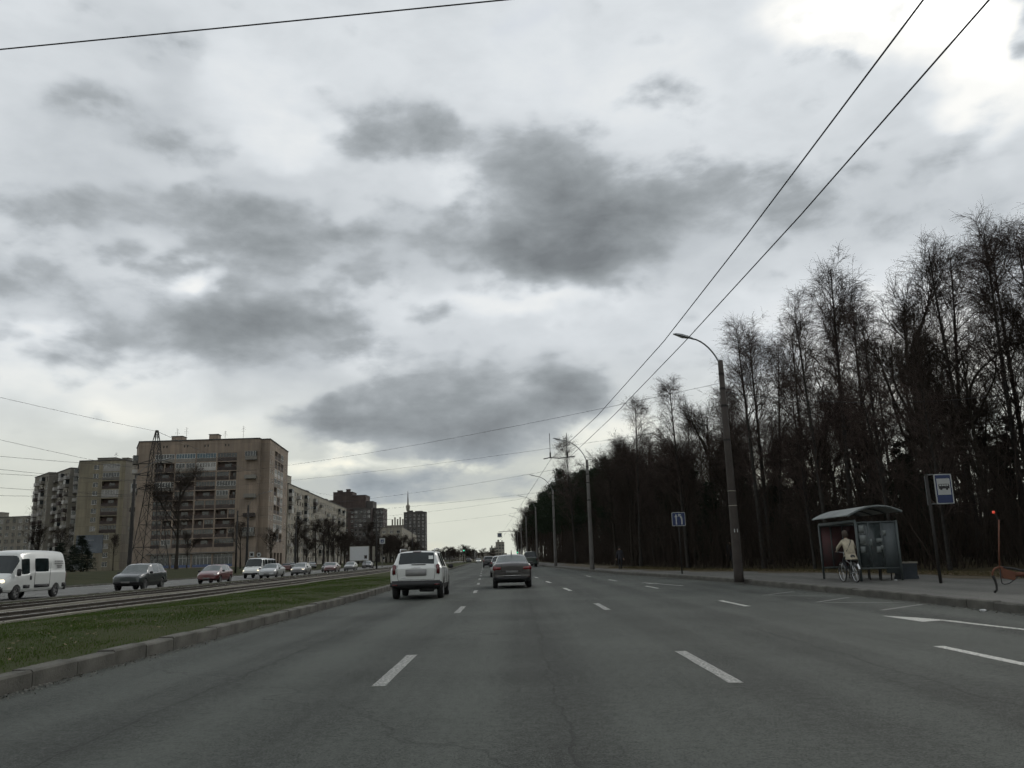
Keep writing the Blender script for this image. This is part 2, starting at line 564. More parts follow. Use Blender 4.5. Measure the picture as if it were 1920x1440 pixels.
M_conc = mat('kerb_concrete', (0.062, 0.060, 0.052), 0.9, scale=2.5, detail=8, bump=0.4, bscale=30, c2=(0.125, 0.12, 0.105), obj_rand=0.09, spec=.2)
M_conc2 = mat('concrete_pale', (0.19, 0.178, 0.145), 0.9, var=0.25, scale=1.2, detail=8, bump=0.3, bscale=20, obj_rand=0.1)
M_rail = mat('rail_steel', (0.34, 0.33, 0.30), 0.32, 0.85, var=0.25, scale=3)
M_rust = mat('rail_rust', (0.055, 0.047, 0.038), 0.85, 0.2, var=0.4, scale=6)


def paint_mat(name, c, wear):
    m = bpy.data.materials.new(name); m.use_nodes = True
    t = m.node_tree; b = t.nodes['Principled BSDF']; n, l = t.nodes.new, t.links.new
    co = n('ShaderNodeTexCoord'); q = n('ShaderNodeTexNoise')
    q.inputs['Scale'].default_value = 26; q.inputs['Detail'].default_value = 6; q.inputs['Roughness'].default_value = 0.75
    l(co.outputs['Object'], q.inputs['Vector'])
    r = n('ShaderNodeMapRange'); l(q.outputs['Fac'], r.inputs[0])
    r.inputs[1].default_value = 0.42 + wear; r.inputs[2].default_value = 0.60 + wear
    r.inputs[3].default_value = 1.0; r.inputs[4].default_value = 0.0
    mx = n('ShaderNodeMix'); mx.data_type = 'RGBA'
    l(r.outputs[0], mx.inputs['Factor'])
    mx.inputs['A'].default_value = (0.085, 0.088, 0.084, 1); mx.inputs['B'].default_value = c + (1,)
    l(mx.outputs['Result'], b.inputs['Base Color']); b.inputs['Roughness'].default_value = 0.7
    return m


M_paint = paint_mat('road_paint', (0.38, 0.38, 0.345), -0.03)
M_paint2 = paint_mat('road_paint_fresh', (0.48, 0.48, 0.435), 0.02)
M_paint_worn = paint_mat('road_paint_worn', (0.17, 0.17, 0.15), -0.04)

# ---- ground: one sheet out to the horizon, with a low bank on the left under the flats
gx = [-3500, -900, -420, -260, -160, -110, -75, -58, -48, -42, -38.5, -35.5, -34.5, -20, -5, 0, 9, 18.6, 22, 30, 60, 160, 900, 3500]
gy = [-600, -120] + list(range(-36, 60, 6)) + list(range(60, 160, 10)) + list(range(160, 701, 36)) + [900, 1500, 2600, 4500]


def ground_z(x, y):
    if x < -35.5:
        t = min(1, (-35.5 - x) / 14.0)
        return 0.02 + 1.05 * t * t * (3 - 2 * t)
    if x > 18.6:
        t = min(1, (x - 18.6) / 8.0)
        return 0.10 + 0.35 * t
    if x >= 9: return -0.08 + 0.18 * max(0, (x - 9) / 9.6)
    return -0.08


mb = MB(); vs = []
for y in gy:
    for x in gx:
        vs.append((x + off(min(y, 700)) * max(0, 1 - abs(x) / 3500.0), y, ground_z(x, y) + random.uniform(-.03, .03) * (1 if (x < -38 or x > 24) else 0)))
W = len(gx); fs = []
for j in range(len(gy) - 1):
    for i in range(W - 1):
        fs.append((j * W + i, j * W + i + 1, (j + 1) * W + i + 1, (j + 1) * W + i))
mb.add(vs, fs)
g = mb.build('ground', M_soil, fix=False, smooth=True)
tag(g, 'dull earth and grass ground stretching to the horizon', kind='structure')

bank = strip_mesh('grass_bank', lambda y: -75 + off(y), lambda y: -35.4 + off(y), 0, M_lawn_far, nx=10,
                  zf=lambda t, y: ground_z(-75 + 39.6 * t, y) + 0.05)
tag(bank, 'low grassy bank between the opposite carriageway and the flats', kind='structure')
floor = strip_mesh('forest_floor', lambda y: walk_r(y), lambda y: walk_r(y) + 70, 0, M_forest, nx=14,
                   zf=lambda t, y: 0.16 + 0.42 * min(1, t * 8) + 0.05 * math.sin(y * 0.7 + t * 31))
tag(floor, 'leaf-covered brown forest floor beside the pavement', kind='structure')

road = strip_mesh('road', lambda y: -5.75 + off(y), lambda y: kerb_r(y) + 0.05, 0.0, M_road, nx=4)
tag(road, 'dark grey asphalt carriageway running ahead', kind='structure')
road2 = strip_mesh('opposite_carriageway', lambda y: -34.6 + off(y), lambda y: -21.6 + off(y), 0.0, M_road2, nx=2)
tag(road2, 'pale grey opposite carriageway left of the tram tracks', kind='structure')
pave = strip_mesh('pavement', lambda y: kerb_r(y) + 0.16, lambda y: walk_r(y) + 0.4, 0.17, M_walk, nx=6)
tag(pave, 'grey asphalt pavement along the wood', kind='structure')
edge = strip_mesh('gravel_edge', lambda y: walk_r(y) - 2.2 - 0.7 * math.sin(y * 0.9), lambda y: walk_r(y) + 1.5, 0, mat('leafy_edge', (0.075, 0.063, 0.044), 0.95, scale=1.2, detail=9, bump=0.7, bscale=9, c2=(0.125, 0.105, 0.075), spec=.08), nx=5,
                  zf=lambda t, y: 0.178 + 0.03 * t, ys=[y for y in range(-30, 120, 1)])
tag(edge, 'strip of bare earth and dead grass along the pavement', kind='structure')


def median_z(t, y):
    return 0.17 + 0.10 * math.sin(math.pi * min(1, t * 1.05)) - 0.05 * t


median = strip_mesh('median', lambda y: -12.35 + off(y), lambda y: -5.95 + off(y), 0, M_lawn, nx=8,
                    zf=lambda t, y: median_z(1 - t, y) + 0.012 * math.sin(y * 1.7 + t * 9))
tag(median, 'grassy median between the road and the tram tracks', kind='structure')
verge = strip_mesh('track_verge', lambda y: -21.75 + off(y), lambda y: -19.55 + off(y), 0.07, M_lawn_far, nx=3)
tag(verge, 'narrow grass verge between tram tracks and opposite carriageway', kind='structure')
bed = strip_mesh('track_bed', lambda y: -19.6 + off(y), lambda y: -12.3 + off(y), 0.06, M_ballast, nx=3)
tag(bed, 'brown ballast bed carrying the tram tracks', kind='structure')


# ---- kerbs, stone by stone
def kerb(name, label, xf, width, h, ya, yb, n_single, joint=0.010):
    """xf(y): outer face; stones 1 m long laid along it"""
    first = None
    root = bpy.data.objects.new(name, None); C.objects.link(root)
    tag(root, label, kind='structure')
    prot = []
    for k in range(3):
        m = MB(); l_ = 1.0 - joint
        b = 0.025
        prof = [(-width / 2, -0.12), (width / 2, -0.12), (width / 2, h - b), (width / 2 - b, h), (-width / 2 + b, h), (-width / 2, h - b)]
        m.prism([(a, z + (random.uniform(-.006, .006))) for a, z in prof], (1, 0, 0), (0, 0, 1), (0, 1, 0), l_, (0, 0, 0))
        prot.append(m.mesh('kerb_stone', M_conc))
    y = ya; i = 0
    rest = MB()
    while y < yb:
        x = xf(y)
        dx = xf(y + 1) - x
        if i < n_single:
            o = link('kerb_stone', prot[i % 3], root, (x + random.uniform(-.008, .008), y, random.uniform(-.012, .012)), -math.atan(dx) + random.uniform(-.006, .006))
            y += 1.0
        else:
            st = 6.0
            x2 = xf(y + st)
            for (xx, yy) in ((x, y),):
                rest.add([(x - width / 2, y, -.1), (x + width / 2, y, -.1), (x + width / 2, y, h), (x - width / 2, y, h),
                          (x2 - width / 2, y + st - .02, -.1), (x2 + width / 2, y + st - .02, -.1), (x2 + width / 2, y + st - .02, h), (x2 - width / 2, y + st - .02, h)],
                         [(0, 1, 2, 3), (7, 6, 5, 4), (0, 4, 5, 1), (1, 5, 6, 2), (2, 6, 7, 3), (3, 7, 4, 0)])
            y += st
        i += 1
    if rest.v:
        tag(rest.build('far_kerb', M_conc, root), kind='stuff')
    return root


kerb('kerb', 'grey concrete kerb along the grassy median', lambda y: -5.75 + off(y), 0.26, 0.20, 4, 700, 80)
kerb('kerb', 'grey concrete kerb along the right-hand pavement', lambda y: kerb_r(y) + 0.08, 0.18, 0.185, 8, 700, 80)
kerb('kerb', 'thin pale kerb of the opposite carriageway beside the tram tracks', lambda y: -21.65 + off(y), 0.16, 0.13, 25, 400, 60)
kerb('kerb', 'thin pale kerb at the foot of the grassy bank', lambda y: -34.7 + off(y), 0.16, 0.14, 40, 400, 40)


# ---- lane markings
def dash(x, y0, ln, w, m, name='lane_dash'):
    a, b = x + off(y0), x + off(y0 + ln)
    o = MB()
    n = 4
    vs = []; fs = []
    for i in range(n + 1):
        t = i / n
        xx = a + (b - a) * t
        vs += [(xx - w / 2 + random.uniform(-.006, .006), y0 + ln * t, 0.004), (xx + w / 2 + random.uniform(-.006, .006), y0 + ln * t, 0.004)]
        if i: fs.append((2 * i - 2, 2 * i - 1, 2 * i + 1, 2 * i))
    o.add(vs, fs)
    return o.build(name, m, road, fix=False)


for k in range(24):
    y = 9.3 + 11.95 * k if k < 3 else 33.2 + 10.6 * (k - 2)
    dash(-1.52, y, 2.9, 0.15, M_paint)
    if k < 16: dash(2.17, y - 0.5, 2.9, 0.15, M_paint if k < 2 else M_paint2)
    if k < 5: dash(5.5, y - 0.7 if k else 8.7, 2.7, 0.14, M_paint2)


def mark(pts, m, name):
    return MB().poly([(x, y, 0.004) for x, y in pts], m=0).build(name, m, road, fix=False)


mark([(8.15, 9.2), (8.26, 9.2), (7.56, 15.05), (7.42, 15.05)], M_paint2, 'arrow_shaft')
MB().poly([(6.98, 16.6, .005), (7.02, 15.0, .005), (7.40, 15.15, .005), (7.66, 14.75, .005), (7.35, 15.9, .005)]).build('arrow_head', M_paint2, road, fix=False)
mark([(6.55, 34.2), (6.66, 34.2), (6.05, 38.4), (5.97, 38.4)], M_paint2, 'arrow_shaft')
mark([(5.7, 39.6), (5.85, 37.9), (6.3, 37.7)], M_paint2, 'arrow_head')
for (a, b) in (((7.6, 18.0), (9.2, 19.5)), ((7.5, 21.1), (9.0, 20.3)), ((7.4, 21.3), (8.9, 23.0)), ((7.3, 25.0), (8.8, 23.8)), ((7.2, 25.2), (8.7, 27.0))):
    dx, dy = b[0] - a[0], b[1] - a[1]; ln = math.hypot(dx, dy); nx_, ny_ = -dy / ln * .06, dx / ln * .06
    mark([(a[0] - nx_, a[1] - ny_), (b[0] - nx_, b[1] - ny_), (b[0] + nx_, b[1] + ny_), (a[0] + nx_, a[1] + ny_)], M_paint_worn, 'bus_stop_line')
for k in range(14):
    y = 36 + 12 * k
    o = dash(-28.2, y, 3, 0.15, M_paint2); o.parent = road2
o = strip_mesh('edge_line', lambda y: -22.35 + off(y), lambda y: -22.2 + off(y), 0.004, M_paint2, ys=list(range(20, 300, 10)), parent=road2)
o = strip_mesh('edge_line', lambda y: -34.1 + off(y), lambda y: -33.95 + off(y), 0.004, M_paint2, ys=list(range(20, 300, 10)), parent=road2)


# ---- tram tracks
def track(cx, label):
    t = thing('tram_track', label, 'tram track', (0, 0, 0))
    ys = list(range(6, 60, 3)) + list(range(60, 420, 12))
    for s in (-0.76, 0.76):
        prof = [(-.035, .21), (.035, .21), (.035, .17), (.012, .15), (.012, .09), (.06, .07), (-.06, .07), (-.012, .09), (-.012, .15), (-.035, .17)]
        m = MB(); n = len(prof); vs = []; fs = []; ms = []
        for y in ys:
            for a, z in prof: vs.append((cx + s + a + off(y), y, z))
        m.v = vs
        for j in range(len(ys) - 1):
            for i in range(n):
                i2 = (i + 1) % n
                m.f.append((j * n + i, j * n + i2, (j + 1) * n + i2, (j + 1) * n + i)); m.m.append(0 if i == 0 else 1)
        m.build('rail', [M_rail, M_rust], t)
    for s in (-1.35, 1.35):
        m = MB(); vs = []; fs = []
        for y in ys:
            x = cx + s + off(y)
            h = 0.155 + 0.02 * math.sin(y * .37 + cx)
            vs += [(x - .11, y, .05), (x - .10, y, h), (x + .10, y, h), (x + .11, y, .05)]
        for j in range(len(ys) - 1):
            for i in range(3): fs.append((j * 4 + i, j * 4 + i + 1, (j + 1) * 4 + i + 1, (j + 1) * 4 + i))
        m.add(vs, fs); m.build('concrete_edging', M_conc2, t)
    sl = MB().box((0, 0, 0), (2.5, .22, .1)).mesh('sleeper', M_conc2)
    for k in range(75):
        y = 12 + k * 0.9
        link('sleeper', sl, t, (cx + off(y), y, 0.055), 0.038 if y > 32 else 0)
    return t


track(-13.75, 'tram track nearest the grassy median with pale concrete edging')
track(-17.7, 'tram track farther from the median beside the opposite carriageway')


# ---- grass and fallen leaves (uncountable)
def blades(name, n, xy, h, w, m, zf, lean=0.5):
    p = xy(n)
    ang = rng.uniform(0, 2 * np.pi, n)
    hh = h * rng.uniform(0.4, 1.3, n) ** 1.6
    z = zf(p[:, 0], p[:, 1])
    ux, uy = np.cos(ang) * w / 2, np.sin(ang) * w / 2
    la = rng.uniform(0, 2 * np.pi, n); lr = hh * lean * rng.uniform(0, 1, n)
    V = np.empty((n, 3, 3))
    V[:, 0] = np.stack([p[:, 0] - ux, p[:, 1] - uy, z], 1)
    V[:, 1] = np.stack([p[:, 0] + ux, p[:, 1] + uy, z], 1)
    V[:, 2] = np.stack([p[:, 0] + np.cos(la) * lr, p[:, 1] + np.sin(la) * lr, z + hh], 1)
    me = mesh_np(name, V.reshape(-1, 3), np.arange(3 * n).reshape(-1, 3), m)
    return link(name, me)


def litter(name, n, xy, m, z0, s=0.05):
    p = xy(n); a = rng.uniform(0, 6.28, n); k = s * rng.uniform(.5, 1.3, n)
    V = np.empty((n, 4, 3))
    for i, (da, r) in enumerate(((0, 1), (1.3, .55), (3.14, .9), (4.6, .5))):
        V[:, i] = np.stack([p[:, 0] + np.cos(a + da) * k * r, p[:, 1] + np.sin(a + da) * k * r, z0 + rng.uniform(.003, .03, n)], 1)
    return link(name, mesh_np(name, V.reshape(-1, 3), np.arange(4 * n).reshape(-1, 4), m))


offv = np.vectorize(off)
M_blade = mat('grass_blade', (0.042, 0.070, 0.015), 0.95, scale=0.5, detail=8, c2=(0.064, 0.096, 0.026), spec=0.0)
M_blade_dry = mat('dry_grass_blade', (0.085, 0.074, 0.038), 0.95, scale=0.9, detail=6, c2=(0.04, 0.04, 0.018), spec=0.0)


def med_xy(n):
    m_ = int(n * 2.6)
    y = 7 + 55 * rng.uniform(0, 1, m_) ** 1.7
    x = rng.uniform(-12.2, -5.98, m_)
    c = .5 + .25 * np.sin(x * 2.3 + 1.7 * np.sin(y * .9)) + .25 * np.sin(y * 1.9 + 2.1 * np.sin(x * 1.3 + y * .31))
    p = np.clip(.12 + .95 * c, 0, 1) * np.where(x > -6.35, .3, 1.0)
    k = rng.uniform(0, 1, m_) < p
    x, y = x[k][:n], y[k][:n]
    if len(x) < n:
        r_ = rng.integers(0, len(x), n - len(x)); x = np.concatenate([x, x[r_] + .02]); y = np.concatenate([y, y[r_] + .03])
    return np.stack([x + offv(y), y], 1)


def med_z(x, y):
    t = np.clip((-5.95 - (x - offv(y))) / 6.4, 0, 1)
    return 0.165 + 0.10 * np.sin(np.pi * np.minimum(1, t * 1.05)) - 0.05 * t


tag(blades('grass', 150000, med_xy, 0.038, 0.010, M_blade, med_z), 'short green grass on the median', 'grass', kind='stuff')
tag(blades('dry_grass', 9000, med_xy, 0.042, 0.010, M_blade_dry, med_z), 'dry blades in the median grass', 'grass', kind='stuff')


def med_litter(n):
    p = med_xy(n); return p
tag(litter('median_leaves', 700, med_litter, mat('dead_leaf_pale', (0.13, 0.10, 0.06), 0.9, scale=3, c2=(0.2, 0.17, 0.11), spec=.1), 0.255, .035), 'dead leaves and scraps in the median grass', 'leaves', kind='stuff')


def edge_xy(n):
    y = rng.uniform(12, 75, n)
    wr = np.vectorize(walk_r)(y)
    x = wr - 1.6 + np.abs(rng.normal(0, 2.6, n))
    return np.stack([x, y], 1)


tag(blades('dead_grass', 26000, edge_xy, 0.10, 0.016, M_blade_dry, lambda x, y: np.full(len(x), 0.19)), 'dead grass tufts along the wood edge', 'grass', kind='stuff')


M_leaf = mat('fallen_leaf', (0.10, 0.072, 0.04), 0.9, scale=3, c2=(0.17, 0.135, 0.085), spec=.1)
tag(litter('fallen_leaves', 22000, edge_xy, M_leaf, 0.2, .06), 'brown fallen leaves at the edge of the wood', 'leaves', kind='stuff')


def gutter_xy(n):
    y = rng.uniform(8, 60, n)
    x = np.where(rng.uniform(0, 1, n) < .5, -5.58 + np.abs(rng.normal(0, .12, n)) + offv(y), np.vectorize(kerb_r)(y) - .05 - np.abs(rng.normal(0, .2, n)))
    return np.stack([x, y], 1)


M_grit = mat('grit', (0.12, 0.115, 0.10), 0.95, var=0.5, scale=9)
tag(litter('gutter_grit', 9000, gutter_xy, M_grit, 0.0, .018), 'grit lying in the gutters', 'grit', kind='stuff')

# ================================================================== TREES
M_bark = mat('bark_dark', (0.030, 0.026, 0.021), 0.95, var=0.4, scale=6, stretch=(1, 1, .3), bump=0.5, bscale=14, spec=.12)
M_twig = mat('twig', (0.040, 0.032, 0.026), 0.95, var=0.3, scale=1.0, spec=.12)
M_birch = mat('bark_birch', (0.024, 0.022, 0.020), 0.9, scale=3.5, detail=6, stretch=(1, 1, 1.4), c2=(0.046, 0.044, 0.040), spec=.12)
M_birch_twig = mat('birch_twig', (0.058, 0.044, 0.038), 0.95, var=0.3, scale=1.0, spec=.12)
M_pinebark = mat('bark_pine', (0.034, 0.026, 0.019), 0.95, var=0.4, scale=5, stretch=(1, 1, .4), bump=0.5, spec=.12)
M_needle = mat('pine_needles', (0.010, 0.017, 0.009), 0.9, scale=1.3, c2=(0.022, 0.034, 0.016), spec=0.2)
M_spruce = mat('spruce_needles', (0.008, 0.013, 0.009), 0.9, scale=1.3, c2=(0.017, 0.025, 0.014), spec=0.2)


def tubes_np(P, Rr, n):
    """P (N,K,3) polylines, Rr (N,K) radii -> verts, quads"""
    Nn, K, _ = P.shape
    T = np.gradient(P, axis=1)
    T /= np.linalg.norm(T, axis=2, keepdims=True) + 1e-9
    ref = np.where(np.abs(T[..., 2:3]) > 0.9, np.array([1., 0, 0]), np.array([0, 0, 1.]))
    A = np.cross(T, ref); A /= np.linalg.norm(A, axis=2, keepdims=True) + 1e-9
    B = np.cross(T, A)
    th = np.arange(n) * 2 * np.pi / n
    V = P[:, :, None, :] + Rr[:, :, None, None] * (A[:, :, None, :] * np.cos(th)[None, None, :, None] + B[:, :, None, :] * np.sin(th)[None, None, :, None])
    idx = np.arange(Nn * K * n).reshape(Nn, K, n)
    a = idx[:, :-1, :]; b = idx[:, 1:, :]
    F = np.stack([a, np.roll(a, -1, 2), np.roll(b, -1, 2), b], -1).reshape(-1, 4)
    return V.reshape(-1, 3), F


def merge(parts):
    Vs, Fs, o = [], [], 0
    for V, F in parts:
        Vs.append(V); Fs.append(F + o); o += len(V)
    return np.concatenate(Vs), np.concatenate(Fs)


def along(P, t):
    """sample polylines P (N,K,3) at parameters t (N,M) -> (N,M,3) points and tangents"""
    Nn, K, _ = P.shape
    f = t * (K - 1); i = np.clip(f.astype(int), 0, K - 2); u = (f - i)[..., None]
    r = np.arange(Nn)[:, None]
    a, b = P[r, i], P[r, i + 1]
    d = b - a
    return a + d * u, d / (np.linalg.norm(d, axis=2, keepdims=True) + 1e-9)


def sprout(p, d, ang, length, K, up, droop, rg):
    """branches from points p with parent direction d; ang = angle off the parent; up pulls skyward, droop pulls tips down"""
    n = len(p)
    rnd = rg.normal(size=(n, 3))
    side = np.cross(d, rnd); side /= np.linalg.norm(side, axis=1, keepdims=True) + 1e-9
    v = d * np.cos(ang)[:, None] + side * np.sin(ang)[:, None]
    P = np.empty((n, K, 3)); P[:, 0] = p
    st = length / (K - 1)
    for k in range(1, K):
        t = k / (K - 1)
        v = v + rg.normal(size=(n, 3)) * 0.13
        v[:, 2] += up * (1 - t) - droop * t
        v /= np.linalg.norm(v, axis=1, keepdims=True) + 1e-9
        P[:, k] = P[:, k - 1] + v * st[:, None]
    return P


def bare_tree(seed, H, kind, n1=34, n2=9, n3=8):
    rg = np.random.default_rng(seed)
    K = 12
    tz = np.linspace(0, 1, K)
    lean = rg.normal(0, .02, 2); wob = rg.normal(0, .06, (K, 2)).cumsum(0) * .5
    stems = []
    heights = [H]
    trunk = np.zeros((1, K, 3))
    trunk[0, :, 2] = tz * H * (1.0 if kind == 'birch' else .8)
    trunk[0, :, 0] = lean[0] * H * tz + wob[:, 0] * tz
    trunk[0, :, 1] = lean[1] * H * tz + wob[:, 1] * tz
    r0 = H * (0.0095 if kind == 'birch' else 0.012)
    rad = (r0 * (1 - tz * 0.93) ** 0.9)[None, :] + 0.012
    rad[0, 0] *= 1.35
    parts = [tubes_np(trunk, rad, 7)]
    src = trunk
    if kind != 'birch':                                   # big ascending limbs
        nl = rg.integers(5, 8)
        t = np.sort(rg.uniform(.28, .85, (1, nl)), 1)
        p, d = along(trunk, t)
        ln = H * rg.uniform(.85, 1.1, nl) * (.98 - t[0] * .8) * .72
        limbs = sprout(p[0], d[0], rg.uniform(.3, .55, nl), ln, K, .15, 0, rg)
        rl = (r0 * .5 * (1 - tz * .9))[None, :] * np.ones((nl, 1)) + .01
        parts.append(tubes_np(limbs, rl, 5))
        src = np.concatenate([trunk, limbs])
    bole = parts
    ns = len(src)
    lo = .26 if kind == 'birch' else .3
    m1 = n1 if kind == 'birch' else max(7, n1 // 3)
    t1 = rg.uniform(lo, .98, (ns, m1))
    if ns > 1: t1[1:] = rg.uniform(.15, .98, (ns - 1, m1))
    p, d = along(src, t1)
    p = p.reshape(-1, 3); d = d.reshape(-1, 3)
    tt = p[:, 2] / H
    if kind == 'birch':
        ln = H * (.06 + .27 * np.clip(1.02 - tt, 0, 1) ** .8) * rg.uniform(.6, 1.2, len(p))
        P1 = sprout(p, d, rg.uniform(.45, .85, len(p)), ln, 6, .16, .02, rg)
    else:
        ln = H * (.07 + .15 * np.clip(1.0 - tt, 0, 1)) * rg.uniform(.6, 1.3, len(p))
        P1 = sprout(p, d, rg.uniform(.4, .85, len(p)), ln, 6, .16, .0, rg)
    k1 = np.linspace(1, .25, 6)[None]
    tw = [tubes_np(P1, (0.008 + .0075 * ln)[:, None] * k1, 4)]
    t2 = rg.uniform(.15, 1, (len(P1), n2))
    p, d = along(P1, t2)
    ln2 = np.repeat(ln, n2) * rg.uniform(.22, .5, len(P1) * n2) + .25
    P2 = sprout(p.reshape(-1, 3), d.reshape(-1, 3), rg.uniform(.4, .9, len(ln2)), ln2, 4, .07, .08 if kind == 'birch' else 0, rg)
    k2 = np.linspace(1, .4, 4)[None]
    tw.append(tubes_np(P2, (0.006 + .0035 * ln2)[:, None] * k2, 3))
    t3 = rg.uniform(.2, 1, (len(P2), n3))
    p, d = along(P2, t3)
    ln3 = rg.uniform(.3, .95, len(P2) * n3) * (1.1 if kind == 'birch' else .8)
    P3 = sprout(p.reshape(-1, 3), d.reshape(-1, 3), rg.uniform(.3, .9, len(ln3)), ln3, 3, .03, .35 if kind == 'birch' else .02, rg)
    k3 = np.array([[1, .8, .45]])
    tw.append(tubes_np(P3, np.full((len(P3), 1), .0082) * k3, 3))
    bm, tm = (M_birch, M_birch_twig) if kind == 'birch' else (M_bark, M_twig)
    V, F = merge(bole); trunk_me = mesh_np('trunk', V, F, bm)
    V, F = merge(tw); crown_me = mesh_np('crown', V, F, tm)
    trunk_me.polygons.foreach_set('use_smooth', [True] * len(trunk_me.polygons))
    return trunk_me, crown_me


def conifer(seed, H, kind):
    rg = np.random.default_rng(seed)
    K = 9; tz = np.linspace(0, 1, K)
    trunk = np.zeros((1, K, 3)); trunk[0, :, 2] = tz * H
    trunk[0, :, :2] += rg.normal(0, .05, (K, 2)).cumsum(0) * tz[:, None]
    rad = (H * .011 * (1 - tz * .9))[None] + .015
    V, F = tubes_np(trunk, rad, 7)
    tr = mesh_np('trunk', V, F, M_pinebark)
    parts = []
    if kind == 'pine':
        nb = 46
        t = rg.uniform(.45, .99, (1, nb)); p, d = along(trunk, t); p = p[0]; d = d[0]
        ln = H * (.05 + .17 * np.sin(np.clip((1 - t[0]) / .5, 0, 1) * 2.2)) * rg.uniform(.3, 1.25, nb)
        B = sprout(p, d, rg.uniform(.9, 1.5, nb), ln, 5, .08, 0, rg)
        per, spread, size = 120, .5, .42
        tt = np.clip(rg.normal(.78, .22, (nb, per)), .2, 1.05)
    else:
        nb = 150
        t = rg.uniform(.07, .99, (1, nb)); p, d = along(trunk, t); p = p[0]; d = d[0]
        ln = H * .22 * (1 - t[0]) ** .85 * rg.uniform(.7, 1.15, nb) + .2
        B = sprout(p, d, rg.uniform(1.3, 1.75, nb), ln, 5, -.03, .03, rg)
        per, spread, size = 46, .2, .30
        tt = rg.uniform(.1, 1.0, (nb, per))
    parts.append(tubes_np(B, (.008 + .008 * ln)[:, None] * np.linspace(1, .3, 5)[None], 3))
    q, dd = along(B, np.clip(tt, 0, 1))
    q = q.reshape(-1, 3) + rg.normal(0, spread, (nb * per, 3)) * np.array([1, 1, .55])
    n = len(q)
    a = rg.normal(size=(n, 3)); a[:, 2] *= .5
    if kind != 'pine': a = dd.reshape(-1, 3) + rg.normal(size=(n, 3)) * .5
    a /= np.linalg.norm(a, axis=1, keepdims=True)
    b = np.cross(a, rg.normal(size=(n, 3))); b /= np.linalg.norm(b, axis=1, keepdims=True) + 1e-9
    s = size * rg.uniform(.5, 1.2, (n, 1))
    Q = np.stack([q, q + a * s * .5 + b * s * .2, q + a * s, q + a * s * .5 - b * s * .2], 1).reshape(-1, 3)
    parts.append((Q, np.arange(4 * n).reshape(-1, 4)))
    V, F = merge(parts)
    return tr, mesh_np('crown', V, F, M_needle if kind == 'pine' else M_spruce)


PROTO = {
    'birch': [bare_tree(s, 20, 'birch', 48, 10, 8) for s in (1, 2, 3, 4)],
    'broad': [bare_tree(s, 17, 'broad', 34, 8, 8) for s in (11, 12, 13, 14)],
    'young': [bare_tree(s, 10, 'birch', 30, 7, 6) for s in (21, 22)],
    'pine': [conifer(s, 18, 'pine') for s in (31, 32)],
    'spruce': [conifer(s, 12, 'spruce') for s in (41, 42)],
}
PH = {'birch': 20, 'broad': 17, 'young': 10, 'pine': 18, 'spruce': 12}


def plant(kind, i, x, y, h, label, name, cat='tree', group=None, z=0.2, rz=None, wide=1.0):
    tr, cr = PROTO[kind][i % len(PROTO[kind])]
    t = thing(name, label, cat, (x, y, z), random.uniform(0, 6.28) if rz is None else rz, group)
    k = h / PH[kind]
    t.rotation_euler = (random.gauss(0, .022), random.gauss(0, .022), t.rotation_euler.z)
    t.scale = (k * wide, k * wide, k)
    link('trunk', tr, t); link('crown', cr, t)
    return t


# the tall trees that stand out against the sky
tall = [
    (16.6, 55.5, 17.0, 'birch', 'slim bare birch at the left edge of the tall group behind the bus shelter'),
    (18.4, 53.0, 16.0, 'birch', 'slim bare birch rising just left of the dense rounded birch'),
    (19.9, 50.0, 19.6, 'birch', 'bare birch with a dense rounded top standing apart left of the widest tree'),
    (20.6, 46.5, 15.2, 'birch', 'shorter bare birch under the dense rounded birch'),
    (24.0, 48.0, 20.0, 'broad', 'widest bare fan-shaped tree rising above the bus shelter'),
    (25.2, 46.0, 19.4, 'birch', 'tall bare birch right of the wide fan-shaped tree'),
    (27.2, 45.0, 19.6, 'birch', 'tall bare birch above the bus stop sign'),
    (28.4, 43.5, 19.0, 'birch', 'tall bare birch at the right edge of the picture'),
    (26.4, 40.5, 15.5, 'broad', 'dark bare tree leaning in front of the birches at the right edge'),
    (22.0, 52.0, 18.3, 'birch', 'bare birch in the gap between the rounded birch and the fan-shaped tree'),
    (23.0, 55.0, 18.0, 'birch', 'bare birch behind the wide fan-shaped tree'),
    (26.6, 50.0, 20.0, 'birch', 'bare birch second row above the bus stop sign'),
    (29.0, 47.0, 20.4, 'birch', 'tallest bare birch second row at the right edge'),
    (30.5, 45.0, 20.2, 'birch', 'bare birch deep in the wood at the right edge'),
    (18.0, 58.0, 16.4, 'birch', 'bare birch second row behind the slim one at the left of the group'),
    (15.3, 59.0, 13.4, 'birch', 'short bare birch where the tall group begins'),
    (14.4, 62.0, 14.2, 'broad', 'bare round-topped tree directly behind the nearest lamp post'),
]
for i, (x, y, h, k, lab) in enumerate(tall):
    plant(k, i, x, y, h * .93, lab, 'bare_birch' if k == 'birch' else 'bare_tree', wide=1.0)

